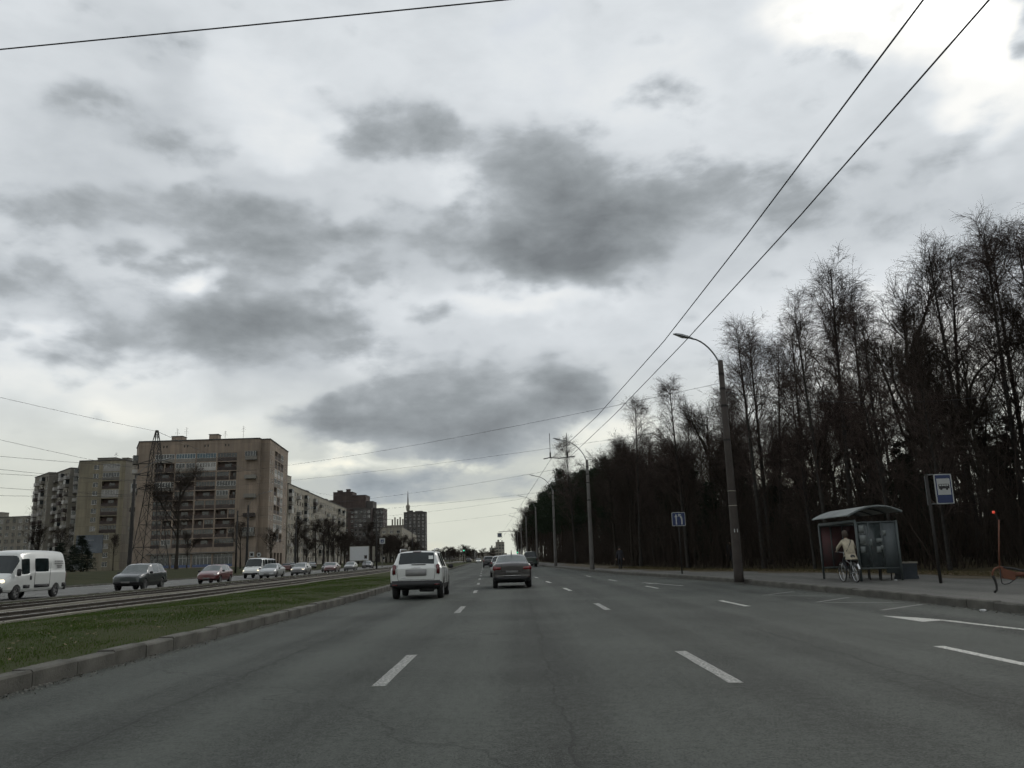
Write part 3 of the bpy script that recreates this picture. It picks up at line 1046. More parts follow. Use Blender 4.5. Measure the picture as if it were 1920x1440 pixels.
# the wood: bare trees one can count, front rows first
cnt = 0
placed = [(t[0], t[1]) for t in tall]
def clear(x, y, d):
    return all((x - a) ** 2 + (y - b) ** 2 > d * d for a, b in placed)
tries = 0
rw = random.Random(5)
while cnt < 270 and tries < 9000:
    tries += 1
    y = 26 + 330 * rw.random() ** 1.75
    x = walk_r(y) + 1.0 + (26 if y < 90 else 20) * rw.random() ** 1.35
    if y < 36 and x < 23: continue
    if not clear(x, y, 1.5): continue
    if 125 < y < 225 and x < walk_r(y) + 3.5: continue
    placed.append((x, y))
    r = rw.random()
    depth = x - walk_r(y)
    az_ = math.degrees(math.atan2(x, y))
    if y < 75:
        if r < .4: kind, h = 'broad', rw.uniform(10.5, 15.5)
        elif r < .75: kind, h = 'birch', rw.uniform(12.5, 18.0)
        else: kind, h = 'young', rw.uniform(6, 11)
    else:
        kind, h = ('broad', rw.uniform(12.5, 17.5)) if r < .6 else (('birch', rw.uniform(13, 19)) if r < .85 else ('young', rw.uniform(7, 12)))
    if 50 < y < 120 and az_ < 19: h *= .84
    name = {'broad': 'bare_tree', 'birch': 'bare_birch', 'young': 'bare_sapling'}[kind]
    lab = {'broad': 'dark bare broadleaf tree among many in the wood beside the pavement',
           'birch': 'bare slender birch among many in the wood beside the pavement',
           'young': 'bare sapling among many in the wood beside the pavement'}[kind]
    plant(kind, cnt, x, y, h, lab, name, group={'broad': 'broadleaf trees of the wood', 'birch': 'birches of the wood', 'young': 'saplings of the wood'}[kind])
    cnt += 1

# pines that close the wood towards the far end
pines = [(8.6, 152, 16.0), (10.2, 146, 14.5), (7.4, 166, 16.5), (11.4, 138, 15.0), (9.4, 160, 13.5), (6.4, 182, 16.2), (12.6, 131, 16.5), (8.2, 175, 14.0), (13.2, 124, 14.5), (5.8, 196, 17.0), (14.0, 116, 14.0), (4.5, 214, 16), (6.8, 205, 15), (14.5, 128, 15.5), (12.8, 142, 15), (11.5, 155, 16), (10.4, 168, 15.5), (9.2, 184, 16), (8.6, 198, 16), (3.6, 232, 16), (2.6, 252, 16), (6.0, 240, 16), (1.5, 275, 16), (4.6, 265, 17)]
for i, (x, y, h) in enumerate(pines):
    plant('pine', i, max(x - 1.4, walk_r(y) + 1.8), y, h * random.uniform(.78, 1.08), 'dark green pine in the clump where the wood meets the far road', 'pine_tree', group='pines at the far end of the wood', wide=random.uniform(.75, 1.0))
# dark young spruces added inside the wood to block sky light between trunks
k = 0; tries = 0
while k < 150 and tries < 6000:
    tries += 1
    y = 24 + 150 * rw.random() ** 1.4
    x = walk_r(y) + (7 if y < 60 else 3) + 34 * rw.random()
    if not clear(x, y, 1.6): continue
    placed.append((x, y))
    plant('spruce', k, x, y, rw.uniform(5.5, 11.5), 'dark spruce added in the depth of the wood to block the light', 'added_spruce', group='spruces added inside the wood', wide=1.15)
    k += 1

# bushes and saplings nobody could count
n = 13000
y = 22 + 180 * rng.uniform(0, 1, n) ** 1.5
x = np.vectorize(walk_r)(y) + 0.9 + 30 * rng.uniform(0, 1, n) ** 1.25
keep = ~((y < 36) & (x < 20))
x, y = x[keep], y[keep]; n = len(x)
p = np.stack([x, y, np.full(n, .2)], 1)
d = np.tile(np.array([[0, 0, 1.]]), (n, 1))
ln = rng.uniform(1.2, 6.2, n)
S = sprout(p, d, np.abs(rng.normal(0, .22, n)), ln, 5, .05, 0, rng)
parts = [tubes_np(S, (.007 + .0045 * ln)[:, None] * np.linspace(1, .35, 5)[None], 3)]
q, dd = along(S, rng.uniform(.25, 1, (n, 7)))
l2 = rng.uniform(.4, 1.3, n * 7)
S2 = sprout(q.reshape(-1, 3), dd.reshape(-1, 3), rng.uniform(.4, 1.0, n * 7), l2, 3, .08, 0, rng)
parts.append(tubes_np(S2, np.full((n * 7, 1), .0075) * np.array([[1, .7, .4]]), 3))
V, F = merge(parts)
tag(link('undergrowth', mesh_np('undergrowth', V, F, M_twig)), 'dense dark undergrowth of thin bare stems in the wood', 'undergrowth', kind='stuff')

# ---- trees on the left among the flats
left_trees = [
    ('broad', -52.4, 130, 17.2, 'big bare tree in front of the tan block of flats beside the pylon', 'bare_tree', 1.0),
    ('broad', -45.8, 140, 9.0, 'small bare tree before the shop windows of the tan block', 'bare_tree', 1.0),
    ('broad', -44.6, 152, 8.0, 'small bare tree beside the corner of the tan block', 'bare_tree', 1.0),
    ('broad', -98, 205, 9.5, 'bare tree left of the dark firs near the left block', 'bare_tree', 1.0),
    ('broad', -84, 215, 10.0, 'bare tree between the two left blocks of flats', 'bare_tree', 1.0),
    ('broad', -126, 232, 14.0, 'bare tree before the long left facade', 'bare_tree', 1.0),
    ('broad', -150, 262, 17.0, 'bare tree at the left edge before the low block', 'bare_tree', 1.0),
    ('birch', -190, 330, 32.0, 'tall bare tree rising over the low block at the left edge', 'bare_birch', 1.0),
]
for i, (k, x, y, h, lab, nm, wd) in enumerate(left_trees):
    plant(k, i, x, y, h, lab, nm, z=ground_z(x, y) - .05, wide=wd * (1.25 if k == 'broad' else 1.0))
for i, (x, y, h, lab) in enumerate([(-67.0, 130, 5.6, 'tallest dark fir bush before the left block of flats'), (-70.5, 134, 4.4, 'dark fir bush left of the tallest one'), (-64.6, 127, 3.6, 'low dark fir bush right of the tallest one'), (-76, 140, 5.0, 'dark fir bush behind the white van')]):
    plant('spruce', i, x, y, h, lab, 'fir_bush', z=1.0, wide=1.9)
rl = random.Random(9)
for i in range(52):
    yy = 205 + 230 * rl.random()
    xx = -36 - 20 * rl.random() + off(yy) - (yy - 225) * .02
    plant('broad', i, xx, yy, rl.uniform(7, 14.5), 'dark bare tree in the row along the avenue before the brown towers', 'bare_tree', group='street trees before the brown towers', z=.8, wide=1.5)
for i in range(70):
    yy = 400 + 420 * rl.random()
    xx = -11 - 70 * rl.random() + off(min(yy, 700))
    plant('broad', i, xx, yy, rl.uniform(6.0, 10), 'far bare tree in the line at the end of the avenue', 'bare_tree', group='far trees at the end of the avenue', z=.2, wide=1.7)
for i in range(22):
    yy = 330 + 330 * rl.random()
    xx = 9.5 + 14 * rl.random() ** 1.5 + off(min(yy, 700))
    plant('broad', i, xx, yy, rl.uniform(12, 17), 'far bare tree on the right side of the avenue', 'bare_tree', group='far trees right of the avenue', z=.2)

# ================================================================== BUILDINGS
M_tan = mat('wall_tan', (0.225, 0.182, 0.143), 0.92, var=0.14, scale=0.25, detail=8, bump=0.2, bscale=3)
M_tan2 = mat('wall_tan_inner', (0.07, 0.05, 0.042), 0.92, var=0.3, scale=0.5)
M_yel = mat('wall_yellow', (0.20, 0.18, 0.13), 0.92, var=0.14, scale=0.2, detail=8, bump=0.2, bscale=3)
M_grey = mat('wall_grey_panel', (0.21, 0.197, 0.165), 0.92, var=0.16, scale=0.22, detail=8, bump=0.2, bscale=3)
M_pale = mat('wall_pale_panel', (0.27, 0.25, 0.205), 0.92, var=0.14, scale=0.2, detail=8)
M_brick = mat('wall_brown_brick', (0.062, 0.046, 0.041), 0.92, var=0.2, scale=0.3, detail=6)
M_brick2 = mat('wall_grey_brick', (0.075, 0.07, 0.066), 0.92, var=0.2, scale=0.3, detail=6)
M_roof = mat('roof_felt', (0.07, 0.068, 0.065), 0.95, var=0.3, scale=0.4)
M_winf = mat('window_frame_white', (0.40, 0.40, 0.38), 0.6, var=0.1, obj_rand=0.25)
M_winb = mat('window_frame_brown', (0.10, 0.07, 0.05), 0.7, var=0.2)
M_pane = mat('window_pane', (0.025, 0.03, 0.032), 0.08, var=0.5, scale=0.4, spec=0.7)
M_curt = mat('window_curtained', (0.19, 0.185, 0.17), 0.25, var=0.4, scale=0.8, spec=0.7)
M_bluep = mat('blue_glazing', (0.05, 0.09, 0.11), 0.3, var=0.25, scale=0.6)
M_par = mat('balcony_panel_grey', (0.14, 0.132, 0.115), 0.9, var=0.2, scale=0.8, obj_rand=0.3)
M_parw = mat('balcony_panel_white', (0.30, 0.29, 0.27), 0.85, var=0.15, scale=0.8, obj_rand=0.2)
M_pard = mat('balcony_panel_dark', (0.042, 0.033, 0.029), 0.9, var=0.3, scale=0.8, obj_rand=0.3)
M_shopblue = mat('shop_blue', (0.05, 0.08, 0.16), 0.6, var=0.2)
M_poster = mat('faded_sheeting', (0.105, 0.12, 0.135), 0.8, var=0.25, scale=0.3)


def panelise(m, w, h, dark=0.6):
    """big concrete panels: joint lines, a tone of its own for each panel, rain streaks"""
    t = m.node_tree; b = t.nodes['Principled BSDF']; n, l = t.nodes.new, t.links.new
    src = b.inputs['Base Color'].links[0].from_socket
    co = n('ShaderNodeTexCoord'); sp = n('ShaderNodeSeparateXYZ'); cb = n('ShaderNodeCombineXYZ')
    l(co.outputs['Object'], sp.inputs[0]); l(sp.outputs['X'], cb.inputs['X']); l(sp.outputs['Z'], cb.inputs['Y'])
    br = n('ShaderNodeTexBrick'); br.offset = 0.0; br.inputs['Scale'].default_value = 1.0
    br.inputs['Brick Width'].default_value = w; br.inputs['Row Height'].default_value = h
    br.inputs['Mortar Size'].default_value = 0.05; br.inputs['Mortar Smooth'].default_value = 0.6
    br.inputs['Color1'].default_value = (.86, .86, .86, 1); br.inputs['Color2'].default_value = (1.08, 1.06, 1.03, 1); br.inputs['Mortar'].default_value = (dark, dark, dark, 1)
    l(cb.outputs[0], br.inputs['Vector'])
    st = n('ShaderNodeMapping'); st.inputs['Scale'].default_value = (.9, .9, .05); l(co.outputs['Object'], st.inputs[0])
    ns = n('ShaderNodeTexNoise'); ns.inputs['Scale'].default_value = 1.3; ns.inputs['Detail'].default_value = 6; l(st.outputs[0], ns.inputs['Vector'])
    mr = n('ShaderNodeMapRange'); l(ns.outputs['Fac'], mr.inputs[0])
    for i, v in zip((1, 2, 3, 4), (.35, .7, 1.06, .72)): mr.inputs[i].default_value = v
    m1 = n('ShaderNodeMix'); m1.data_type = 'RGBA'; m1.blend_type = 'MULTIPLY'; m1.inputs['Factor'].default_value = 1
    l(src, m1.inputs['A']); l(br.outputs['Color'], m1.inputs['B'])
    vs = n('ShaderNodeVectorMath'); vs.operation = 'SCALE'; l(m1.outputs['Result'], vs.inputs[0]); l(mr.outputs[0], vs.inputs['Scale'])
    l(vs.outputs[0], b.inputs['Base Color'])


panelise(M_tan, 3.0, 2.73, .72); panelise(M_yel, 3.2, 2.78); panelise(M_grey, 3.2, 2.78); panelise(M_pale, 3.2, 2.85); panelise(M_brick, 6.0, 2.85, .8); panelise(M_brick2, 6.0, 2.85, .8)


def wall_mesh(W, H, holes, m):
    """facade in its own frame: x along it, y inward, z up; holes (x0,x1,z0,z1,depth) get real reveals"""
    xs = sorted({0.0, W} | {round(h[i], 3) for h in holes for i in (0, 1)})
    zs = sorted({0.0, H} | {round(h[i], 3) for h in holes for i in (2, 3)})
    hs = [(round(a, 3), round(b, 3), round(c, 3), round(d, 3), e) for a, b, c, d, e in holes]
    mb = MB()
    cells = set()
    for (a, b, c, d, e) in hs:
        ia, ib = xs.index(a), xs.index(b); ic, id_ = zs.index(c), zs.index(d)
        for i in range(ia, ib):
            for j in range(ic, id_): cells.add((i, j))
        mb.add([(a, 0, c), (b, 0, c), (b, 0, d), (a, 0, d), (a, e, c), (b, e, c), (b, e, d), (a, e, d)],
               [(0, 1, 5, 4), (1, 2, 6, 5), (2, 3, 7, 6), (3, 0, 4, 7)])
    idx = {}
    vs = []; fs = []
    def vid(i, j):
        if (i, j) not in idx:
            idx[(i, j)] = len(vs); vs.append((xs[i], 0, zs[j]))
        return idx[(i, j)]
    # merge runs of cells along x to stay light
    for j in range(len(zs) - 1):
        i = 0
        while i < len(xs) - 1:
            if (i, j) in cells: i += 1; continue
            k = i
            while k < len(xs) - 1 and (k, j) not in cells: k += 1
            fs.append((vid(i, j), vid(k, j), vid(k, j + 1), vid(i, j + 1)))
            i = k
    mb.add(vs, fs)
    return mb.mesh('wall', m)


WIN = {}
def win_mesh(w, h, var):
    k = (round(w, 2), round(h, 2), var)
    if k in WIN: return WIN[k]
    fm = M_winf if var in (0, 1, 3) else M_winb
    pm = M_pane if var in (0, 2) else M_curt
    mb = MB()
    y = .13
    mb.add([(0, y, 0), (w, y, 0), (w, y, h), (0, y, h)], [(0, 1, 2, 3)], 1)
    t = .09
    for c, s in (((w / 2, y - .03, t / 2), (w, .06, t)), ((w / 2, y - .03, h - t / 2), (w, .06, t)), ((t / 2, y - .03, h / 2), (t, .06, h - 2 * t)),
                 ((w - t / 2, y - .03, h / 2), (t, .06, h - 2 * t)), ((w * .6, y - .03, h / 2), (t, .055, h - 2 * t))):
        mb.box(c, s)
    mb.box((w / 2, -.02, -.03), (w + .1, .22, .05))
    WIN[k] = mb.mesh('window', [fm, pm])
    return WIN[k]


LOG = {}
def log_mesh(w, h, var, depth):
    k = (round(w, 2), round(h, 2), var)
    if k in LOG: return LOG[k]
    mb = MB()      # mats: back wall, parapet, frame, glass
    par = {0: M_pard, 1: M_par, 2: M_parw, 3: M_pard, 4: M_par}[var]
    fr = {0: M_winb, 1: M_winf, 2: M_winf, 3: M_winb, 4: M_winf}[var]
    gl = {0: M_pane, 1: M_pane, 2: M_curt, 3: M_pane, 4: M_bluep}[var]
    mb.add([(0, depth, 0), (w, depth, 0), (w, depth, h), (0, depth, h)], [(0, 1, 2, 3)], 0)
    mb.box((w / 2, depth - .06, h * .5), (w * .34, .06, h * .62), m=3)
    mb.box((w / 2, .06, .5), (w - .01, .1, 1.0), m=1)
    mb.box((w / 2, depth / 2, .06), (w - .02, depth - .02, .1), m=1)
    if var != 0:
        mb.add([(0.02, .08, 1.0), (w - .02, .08, 1.0), (w - .02, .08, h), (.02, .08, h)], [(0, 1, 2, 3)], 3)
        n = max(3, int(w / .8))
        for i in range(n + 1):
            mb.box((.05 + (w - .1) * i / n, .05, (1 + h) / 2), (.09, .07, h - 1.02), m=2)
        mb.box((w / 2, .05, 1.04), (w - .02, .075, .08), m=2)
        mb.box((w / 2, .05, h - .06), (w - .02, .075, .1), m=2)
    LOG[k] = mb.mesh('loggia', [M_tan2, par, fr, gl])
    return LOG[k]


BAL = {}
def bal_mesh(w, d, var):
    k = (round(w, 2), d, var)
    if k in BAL: return BAL[k]
    mb = MB()
    par = [M_par, M_parw, M_pard][var % 3]
    mb.box((w / 2, -d / 2, 0), (w, d, .14), m=0)
    mb.box((w / 2, -d + .04, .56), (w, .08, .98), m=0)
    for x in (.04, w - .04): mb.box((x, -d / 2 + .04, .56), (.08, d - .08, .98), m=0)
    if var >= 3:
        for i in range(5): mb.box((.04 + (w - .08) * i / 4, -d + .04, 1.7), (.07, .07, 1.3), m=1)
        mb.box((w / 2, -d + .04, 2.38), (w, .09, .1), m=1)
        mb.add([(.05, -d + .05, 1.05), (w - .05, -d + .05, 1.05), (w - .05, -d + .05, 2.35), (.05, -d + .05, 2.35)], [(0, 1, 2, 3)], 2)
        for x in (.05, w - .05): mb.add([(x, -d + .05, 1.05), (x, 0, 1.05), (x, 0, 2.35), (x, -d + .05, 2.35)], [(0, 1, 2, 3)], 2)
        mb.box((w / 2, -d / 2, 2.45), (w + .1, d + .1, .08), m=0)
    BAL[k] = mb.mesh('balcony', [par, M_winf, M_pane if var < 5 else M_curt])
    return BAL[k]


class Building:
    def __init__(s, name, label, base, poly, H, wall, parapet=0.5, roofm=None):
        s.root = thing(name, label, 'building', base)
        s.poly = poly; s.H = H; s.wall = wall; s.done = {}
        s.rnd = random.Random(hash(label) % 9973 if False else len(label) * 31 + int(H * 7))
        mb = MB()
        ins = []
        cx = sum(p[0] for p in poly) / len(poly); cy = sum(p[1] for p in poly) / len(poly)
        mb.add([(x, y, H) for x, y in poly], [tuple(range(len(poly)))])
        k = len(poly)
        for i in range(k):
            a, b = poly[i], poly[(i + 1) % k]
            ln = math.hypot(b[0] - a[0], b[1] - a[1]); ang = math.atan2(b[1] - a[1], b[0] - a[0])
            mb.box(((a[0] + b[0]) / 2, (a[1] + b[1]) / 2, H + .12), (ln + .3, .34, .28), ang)
        mb.build('roof', roofm or M_roof, s.root)

    def face(s, i, holes=(), wall=None):
        a, b = s.poly[i], s.poly[(i + 1) % len(s.poly)]
        W = math.hypot(b[0] - a[0], b[1] - a[1]); ang = math.atan2(b[1] - a[1], b[0] - a[0])
        link('wall', wall_mesh(W, s.H, list(holes), wall or s.wall), s.root, (a[0], a[1], 0), ang)
        s.done[i] = 1
        s.o, s.ang, s.W = a, ang, W
        return W

    def put(s, name, me, x, z, y=0.0):
        ca, sa = math.cos(s.ang), math.sin(s.ang)
        return link(name, me, s.root, (s.o[0] + x * ca - y * sa, s.o[1] + x * sa + y * ca, z), s.ang)

    def width(s, i):
        a, b = s.poly[i], s.poly[(i + 1) % len(s.poly)]
        return math.hypot(b[0] - a[0], b[1] - a[1])

    def grid(s, i, rows, cols, w, h, z0, dz, x0=None, dx=None, skip=None, wall=None, pvar=(0, 0, 1, 2)):
        W = s.width(i)
        dx = dx or W / cols
        x0 = dx / 2 - w / 2 if x0 is None else x0
        cells = [(x0 + c * dx, z0 + r * dz, r, c) for r in range(rows) for c in range(cols) if not (skip and skip(r, c))]
        s.face(i, [(x, x + w, z, z + h, .16) for x, z, r, c in cells], wall)
        for x, z, r, c in cells:
            s.put('window', win_mesh(w, h, s.rnd.choice(pvar)), x, z)
        return cells

    def finish(s):
        for i in range(len(s.poly)):
            if i not in s.done: s.face(i)

    def roof_box(s, x, y, w, d, h, m=None, name='roof_hut'):
        mb = MB().box((x, y, s.H + h / 2), (w, d, h)).box((x, y, s.H + h + .08), (w + .3, d + .3, .16), m=1)
        return mb.build(name, [m or s.wall, M_roof], s.root)

    def antenna(s, x, y, h):
        mb = MB().tube([(x, y, s.H), (x, y, s.H + h)], .04, 4)
        for k in range(4):
            mb.tube([(x - .7 + .1 * k, y, s.H + h * (.65 + .1 * k)), (x + .7 - .1 * k, y, s.H + h * (.65 + .1 * k))], .025, 3)
        return mb.build('aerial', M_rust, s.root)


# ---- the tan block with the loggias (nearest, largest)
b = Building('apartment_block', 'tan block of flats with dark loggias and shops below, nearest on the left', (-90, 240, 1.0),
             [(-26, 13), (-19.4, 0), (15.6, 0), (15.6, 2.2), (18.2, 2.2), (15.4, 32), (-26, 32)], 36.6, M_tan)
W = b.width(1)
holes, logs = [], []
bays = [(4.7 + 6.05 * k + .2, 4.7 + 6.05 * k + 5.85) for k in range(4)]
rl = random.Random(3)
for r in range(10):
    for k, (xa, xb) in enumerate(bays):
        z = 5.75 + 2.73 * r
        if k == 3 and r not in (0, 9):
            if r % 2 == 0: sub = [(xa, xb)]
            else: sub = [(xa, xa + 3.5), (xa + 3.8, xb)]
        elif rl.random() < .35: sub = [(xa, (xa + xb) / 2 - .12), ((xa + xb) / 2 + .12, xb)]
        else: sub = [(xa, xb)]
        for (p, q) in sub:
            var = rl.choice([0, 0, 3, 3, 3, 1, 0, 3])
            if r == 9: var = [1, 4, 4, 3][k]
            if r == 8: var = [0, 1, 2, 0][k]
            holes.append((p, q, z, z + 2.45, 1.2)); logs.append((p, q, z, var))
shops = [(5.0 + 6 * k, 10.5 + 6 * k) for k in range(4)]
for (p, q) in shops: holes.append((p, q, .3, 3.9, .4))
for k in range(4):
    for dx in (0, .9): holes.append((7.0 + 6.0 * k + dx, 7.4 + 6.0 * k + dx, 34.6, 35.3, .3))
b.face(1, holes)
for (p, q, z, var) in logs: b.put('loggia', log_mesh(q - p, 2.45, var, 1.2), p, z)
sm = MB()
sm.add([(0, .38, 0), (5.5, .38, 0), (5.5, .38, 3.6), (0, .38, 3.6)], [(0, 1, 2, 3)], 1)
for i in range(6): sm.box((.06 + 5.38 * i / 5, .3, 1.8), (.1, .1, 3.6), m=0)
sm.box((2.75, .3, 2.6), (5.5, .09, .09), m=0).box((2.75, .3, .35), (5.5, .12, .7), m=2)
sm = sm.mesh('shop_window', [M_winf, M_pane, M_shopblue])
for (p, q) in shops: b.put('shop_window', sm, p, .3)
vm = MB().add([(0, .28, 0), (.4, .28, 0), (.4, .28, .7), (0, .28, .7)], [(0, 1, 2, 3)]).mesh('attic_vent', M_pane)
for k in range(4):
    for dx in (0, .9): b.put('attic_vent', vm, 7.0 + 6.0 * k + dx, 34.6)
cn = MB().box((12, -.35, 0), (25, .7, .35)).mesh('shop_canopy', M_par); b.put('shop_canopy', cn, 4.6, 4.25)
for r, v in ((9, 3), (7, 0), (5, 0), (3, 2), (1, 3)): b.put('balcony', bal_mesh(3.2, 1.3, v), 31.4, 5.75 + 2.73 * r + .1)
# left wing
cells = b.grid(0, 10, 3, 1.3, 1.5, 6.4, 2.73, x0=1.2, dx=4.6)
for r, v in ((9, 3), (6, 4), (4, 2), (2, 0), (8, 1)): b.put('balcony', bal_mesh(3.4, 1.4, v), b.W - 4.4, 5.75 + 2.73 * r)
# corner step and right-hand side facade
b.face(2); b.face(3)
W = b.width(4)
holes, wins, logs = [], [], []
for r in range(11):
    z = 5.0 + 2.73 * r
    for x in (1.2, 4.4, 26.0):
        holes.append((x, x + .9, z, z + 1.4, .16)); wins.append((x, z, .9, 1.4))
    for x in (8.0, 13.0, 18.0):
        if r < 1: continue
        holes.append((x, x + 4.2, z - .5, z + 1.95, 1.2)); logs.append((x, z - .5, rl.choice([1, 2, 2, 3, 0, 1])))
for x in (5.5, 10.5, 15.5, 20.5): holes.append((x, x + 3.2, .2, 3.9, .4))
b.face(4, holes)
for x, z, w, h in wins: b.put('window', win_mesh(w, h, rl.choice([0, 1])), x, z)
for x, z, v in logs: b.put('loggia', log_mesh(4.2, 2.45, v, 1.2), x, z)
en = MB().add([(0, .38, 0), (3.2, .38, 0), (3.2, .38, 3.7), (0, .38, 3.7)], [(0, 1, 2, 3)], 1)
for i in range(4): en.box((.06 + 3.08 * i / 3, .3, 1.85), (.1, .1, 3.7), m=0)
en = en.mesh('entrance', [M_winb, M_pane])
for x in (5.5, 10.5, 15.5, 20.5): b.put('entrance', en, x, .2)
b.finish()
b.roof_box(-9.5, 4, 3.2, 3.2, 1.7); b.roof_box(1.2, 4, 2.6, 2.6, 2.0)
b.antenna(-10.5, 5, 4.5); b.antenna(-8.2, 6, 5); b.antenna(9.6, 4, 4.5); b.antenna(3.5, 6, 3.5)

# ---- the yellowish block left of it, its long side full of balconies
b = Building('apartment_block', 'tall yellowish block with stacked balconies on its long side, left of the tan block', (-132, 265, 1.0),
             [(-47.1, 44), (-33.6, 29), (-31.6, 30.6), (-19.8, 17.4), (-18, 19), (-7.6, 0), (7.2, 0), (7.2, 30), (-30, 56)], 34.7, M_grey)
for fi, ncol, bcols in ((0, 5, (1, 3)), (2, 5, (0, 2, 4)), (4, 6, (1, 2))):
    Wf = b.width(fi); dx = Wf / ncol
    cells = b.grid(fi, 12, ncol, 1.35, 1.5, 1.3, 2.78)
    for r in range(1, 12):
        for c in bcols:
            if c < ncol: b.put('balcony', bal_mesh(min(3.0, dx * .8), 1.25, b.rnd.choice([0, 1, 1, 2, 3, 4, 5])), c * dx + .3, .55 + 2.78 * r)
holes, wins, logs = [], [], []
for r in range(12):
    z = 1.3 + 2.78 * r
    for x in (4.6,): holes.append((x, x + 1.7, z, z + 1.5, .16)); wins.append((x, z, 1.7))
    if r > 3: holes.append((7.6, 13.0, z - .7, z + 1.75, 1.2)); logs.append((7.6, z - .7, [3, 0, 3, 0, 2, 0, 1, 2][r - 4] if r < 12 else 2))
    else: holes.append((9.2, 10.9, z, z + 1.5, .16)); wins.append((9.2, z, 1.7))
b.face(5, holes, M_yel)
for x, z, w in wins: b.put('window', win_mesh(w, 1.5, b.rnd.choice([0, 0, 1])), x, z)
for x, z, v in logs: b.put('loggia', log_mesh(5.4, 2.45, v, 1.2), x, z)
b.put('wall_sheeting', MB().box((3.5, -.06, 2.8), (8.5, .1, 5.6)).mesh('wall_sheeting', M_poster), 1.5, 5.6)
b.finish()
b.roof_box(-2, 8, 6, 4, 1.6); b.roof_box(4.8, 6, 2, 3, 1.2); b.antenna(1, 6, 3.5); b.antenna(-14, 20, 3)

# ---- low block at the far left
b = Building('apartment_block', 'lower grey block behind bare trees at the left edge', (-222, 352, 1.0), [(-22, 8), (-3, 0), (4, 0), (24, -2), (24, 14), (-22, 18)], 23.2, M_grey)
b.grid(0, 8, 6, 1.5, 1.5, 1.3, 2.78); b.grid(1, 8, 2, 1.5, 1.5, 1.3, 2.78); b.grid(2, 8, 7, 1.5, 1.5, 1.3, 2.78); b.finish()
b.roof_box(.8, 4, 7, 5, 2.2); b.antenna(-6, 5, 3)

# ---- long pale panel block along the avenue
b = Building('apartment_block', 'long pale panel block running along the avenue behind the tan block', (-78, 286, .9),
             [(-13, 0), (0, 0), (-9.2, 144), (-22, 144)], 27.6, M_pale)
W = b.width(1); n = 30; dx = W / n
cells = b.grid(1, 9, n, 1.9, 1.5, 1.4, 2.85)
for r in range(1, 9):
    for c in (0, 3, 6, 10, 13, 17, 20, 24, 27):
        if b.rnd.random() < .8: b.put('balcony', bal_mesh(3.1, 1.2, b.rnd.choice([0, 1, 3, 4, 5, 1])), c * dx + dx / 2 - 1.55, .7 + 2.85 * r)
b.grid(0, 9, 2, 1.6, 1.5, 1.4, 2.85); b.finish()
b.roof_box(-4, 4, 6, 6, 3.0); b.roof_box(-8, 48, 5, 5, 1.5); b.roof_box(-11, 96, 5, 5, 1.5)

# ---- brown stepped tower
b = Building('tower_block', 'dark brown stepped brick tower rising over the street trees', (-106, 540, .8),
             [(-17, 3), (-11.5, 3), (-11.5, 0), (2, 0), (2, -3), (13, -3), (13, 4), (19.6, 4), (19.6, 22), (-17, 22)], 34.5, M_brick)
b.grid(0, 11, 2, 1.4, 1.5, 3, 2.85); b.face(1); b.grid(2, 11, 4, 1.5, 1.5, 3, 2.85); b.face(3)
b.grid(4, 11, 4, 1.6, 1.5, 3, 2.85, pvar=(1, 0, 0, 2), wall=M_brick2); b.face(5); b.grid(6, 11, 3, 1.4, 1.5, 3, 2.85, pvar=(1, 0, 0, 2), wall=M_brick2); b.grid(7, 11, 6, 1.5, 1.5, 3, 2.85); b.finish()
for (x, y, w, d, h, m) in ((-6, 8, 12.6, 14, 11.0, M_brick), (4.5, 8, 9, 16, 8.6, M_brick), (9.3, 9.5, 8, 15, 4.6, M_brick2), (-14.5, 11, 5.5, 12, 6.2, M_brick), (-3.8, 8, 2.4, 3, 13.2, M_brick), (-9, 7, 3, 4, 12.4, M_brick)):
    b.roof_box(x, y, w, d, h, m, 'upper_storeys')

# ---- farther blocks
b = Building('tower_block', 'grey slab tower right of the brown one near the end of the avenue', (-83.6, 690, .5), [(-8.8, 0), (8.8, 0), (8.8, 14), (-8.8, 14)], 40.0, M_brick2)
b.grid(0, 13, 5, 1.5, 1.5, 2.5, 2.85, pvar=(0, 1, 1)); b.grid(1, 13, 4, 1.5, 1.5, 2.5, 2.85); b.finish(); b.roof_box(-4, 6, 4, 5, 1.5); b.roof_box(3, 7, 6, 6, 1.0)
b = Building('apartment_block', 'pale block with rooftop fins just left of the grey slab tower', (-101, 700, .5), [(-9, 0), (7.5, 0), (7.5, 14), (-9, 14)], 30.0, M_pale)
b.grid(0, 9, 5, 1.5, 1.5, 2.5, 2.9); b.finish()
for k in range(5): b.roof_box(-3 + 2.2 * k, 5, .7, 4, 5.2 + (k % 2) * 1.6, M_pale, 'roof_fin')
b = Building('apartment_block', 'long low block receding before the grey slab tower', (-64, 470, .5), [(-12, 0), (0, 0), (-12, 170), (-24, 170)], 19.5, M_pale)
b.grid(0, 6, 3, 1.8, 1.5, 2, 2.85); b.grid(1, 6, 24, 2.2, 1.5, 2, 2.85); b.finish()
far = [(-95, 1250, 40, 16, 13, M_brick2, 'far dark block low on the horizon left of the avenue'), (-52, 1300, 16, 14, 14, M_brick2, 'far narrow block on the horizon near the traffic light'),
       (-70, 1500, 60, 16, 12, M_grey, 'far grey block at the very end of the avenue'), (-22, 1400, 46, 16, 9, M_grey, 'far low grey block straight ahead on the horizon'),
       (0, 900, 9, 18, 18, M_grey, 'far grey block beside the end of the wood'), (-9, 960, 8, 18, 13, M_grey, 'far lower block left of the one beside the wood'),
       (-150, 1150, 50, 16, 17, M_brick2, 'far block on the horizon behind the white cross-over')]
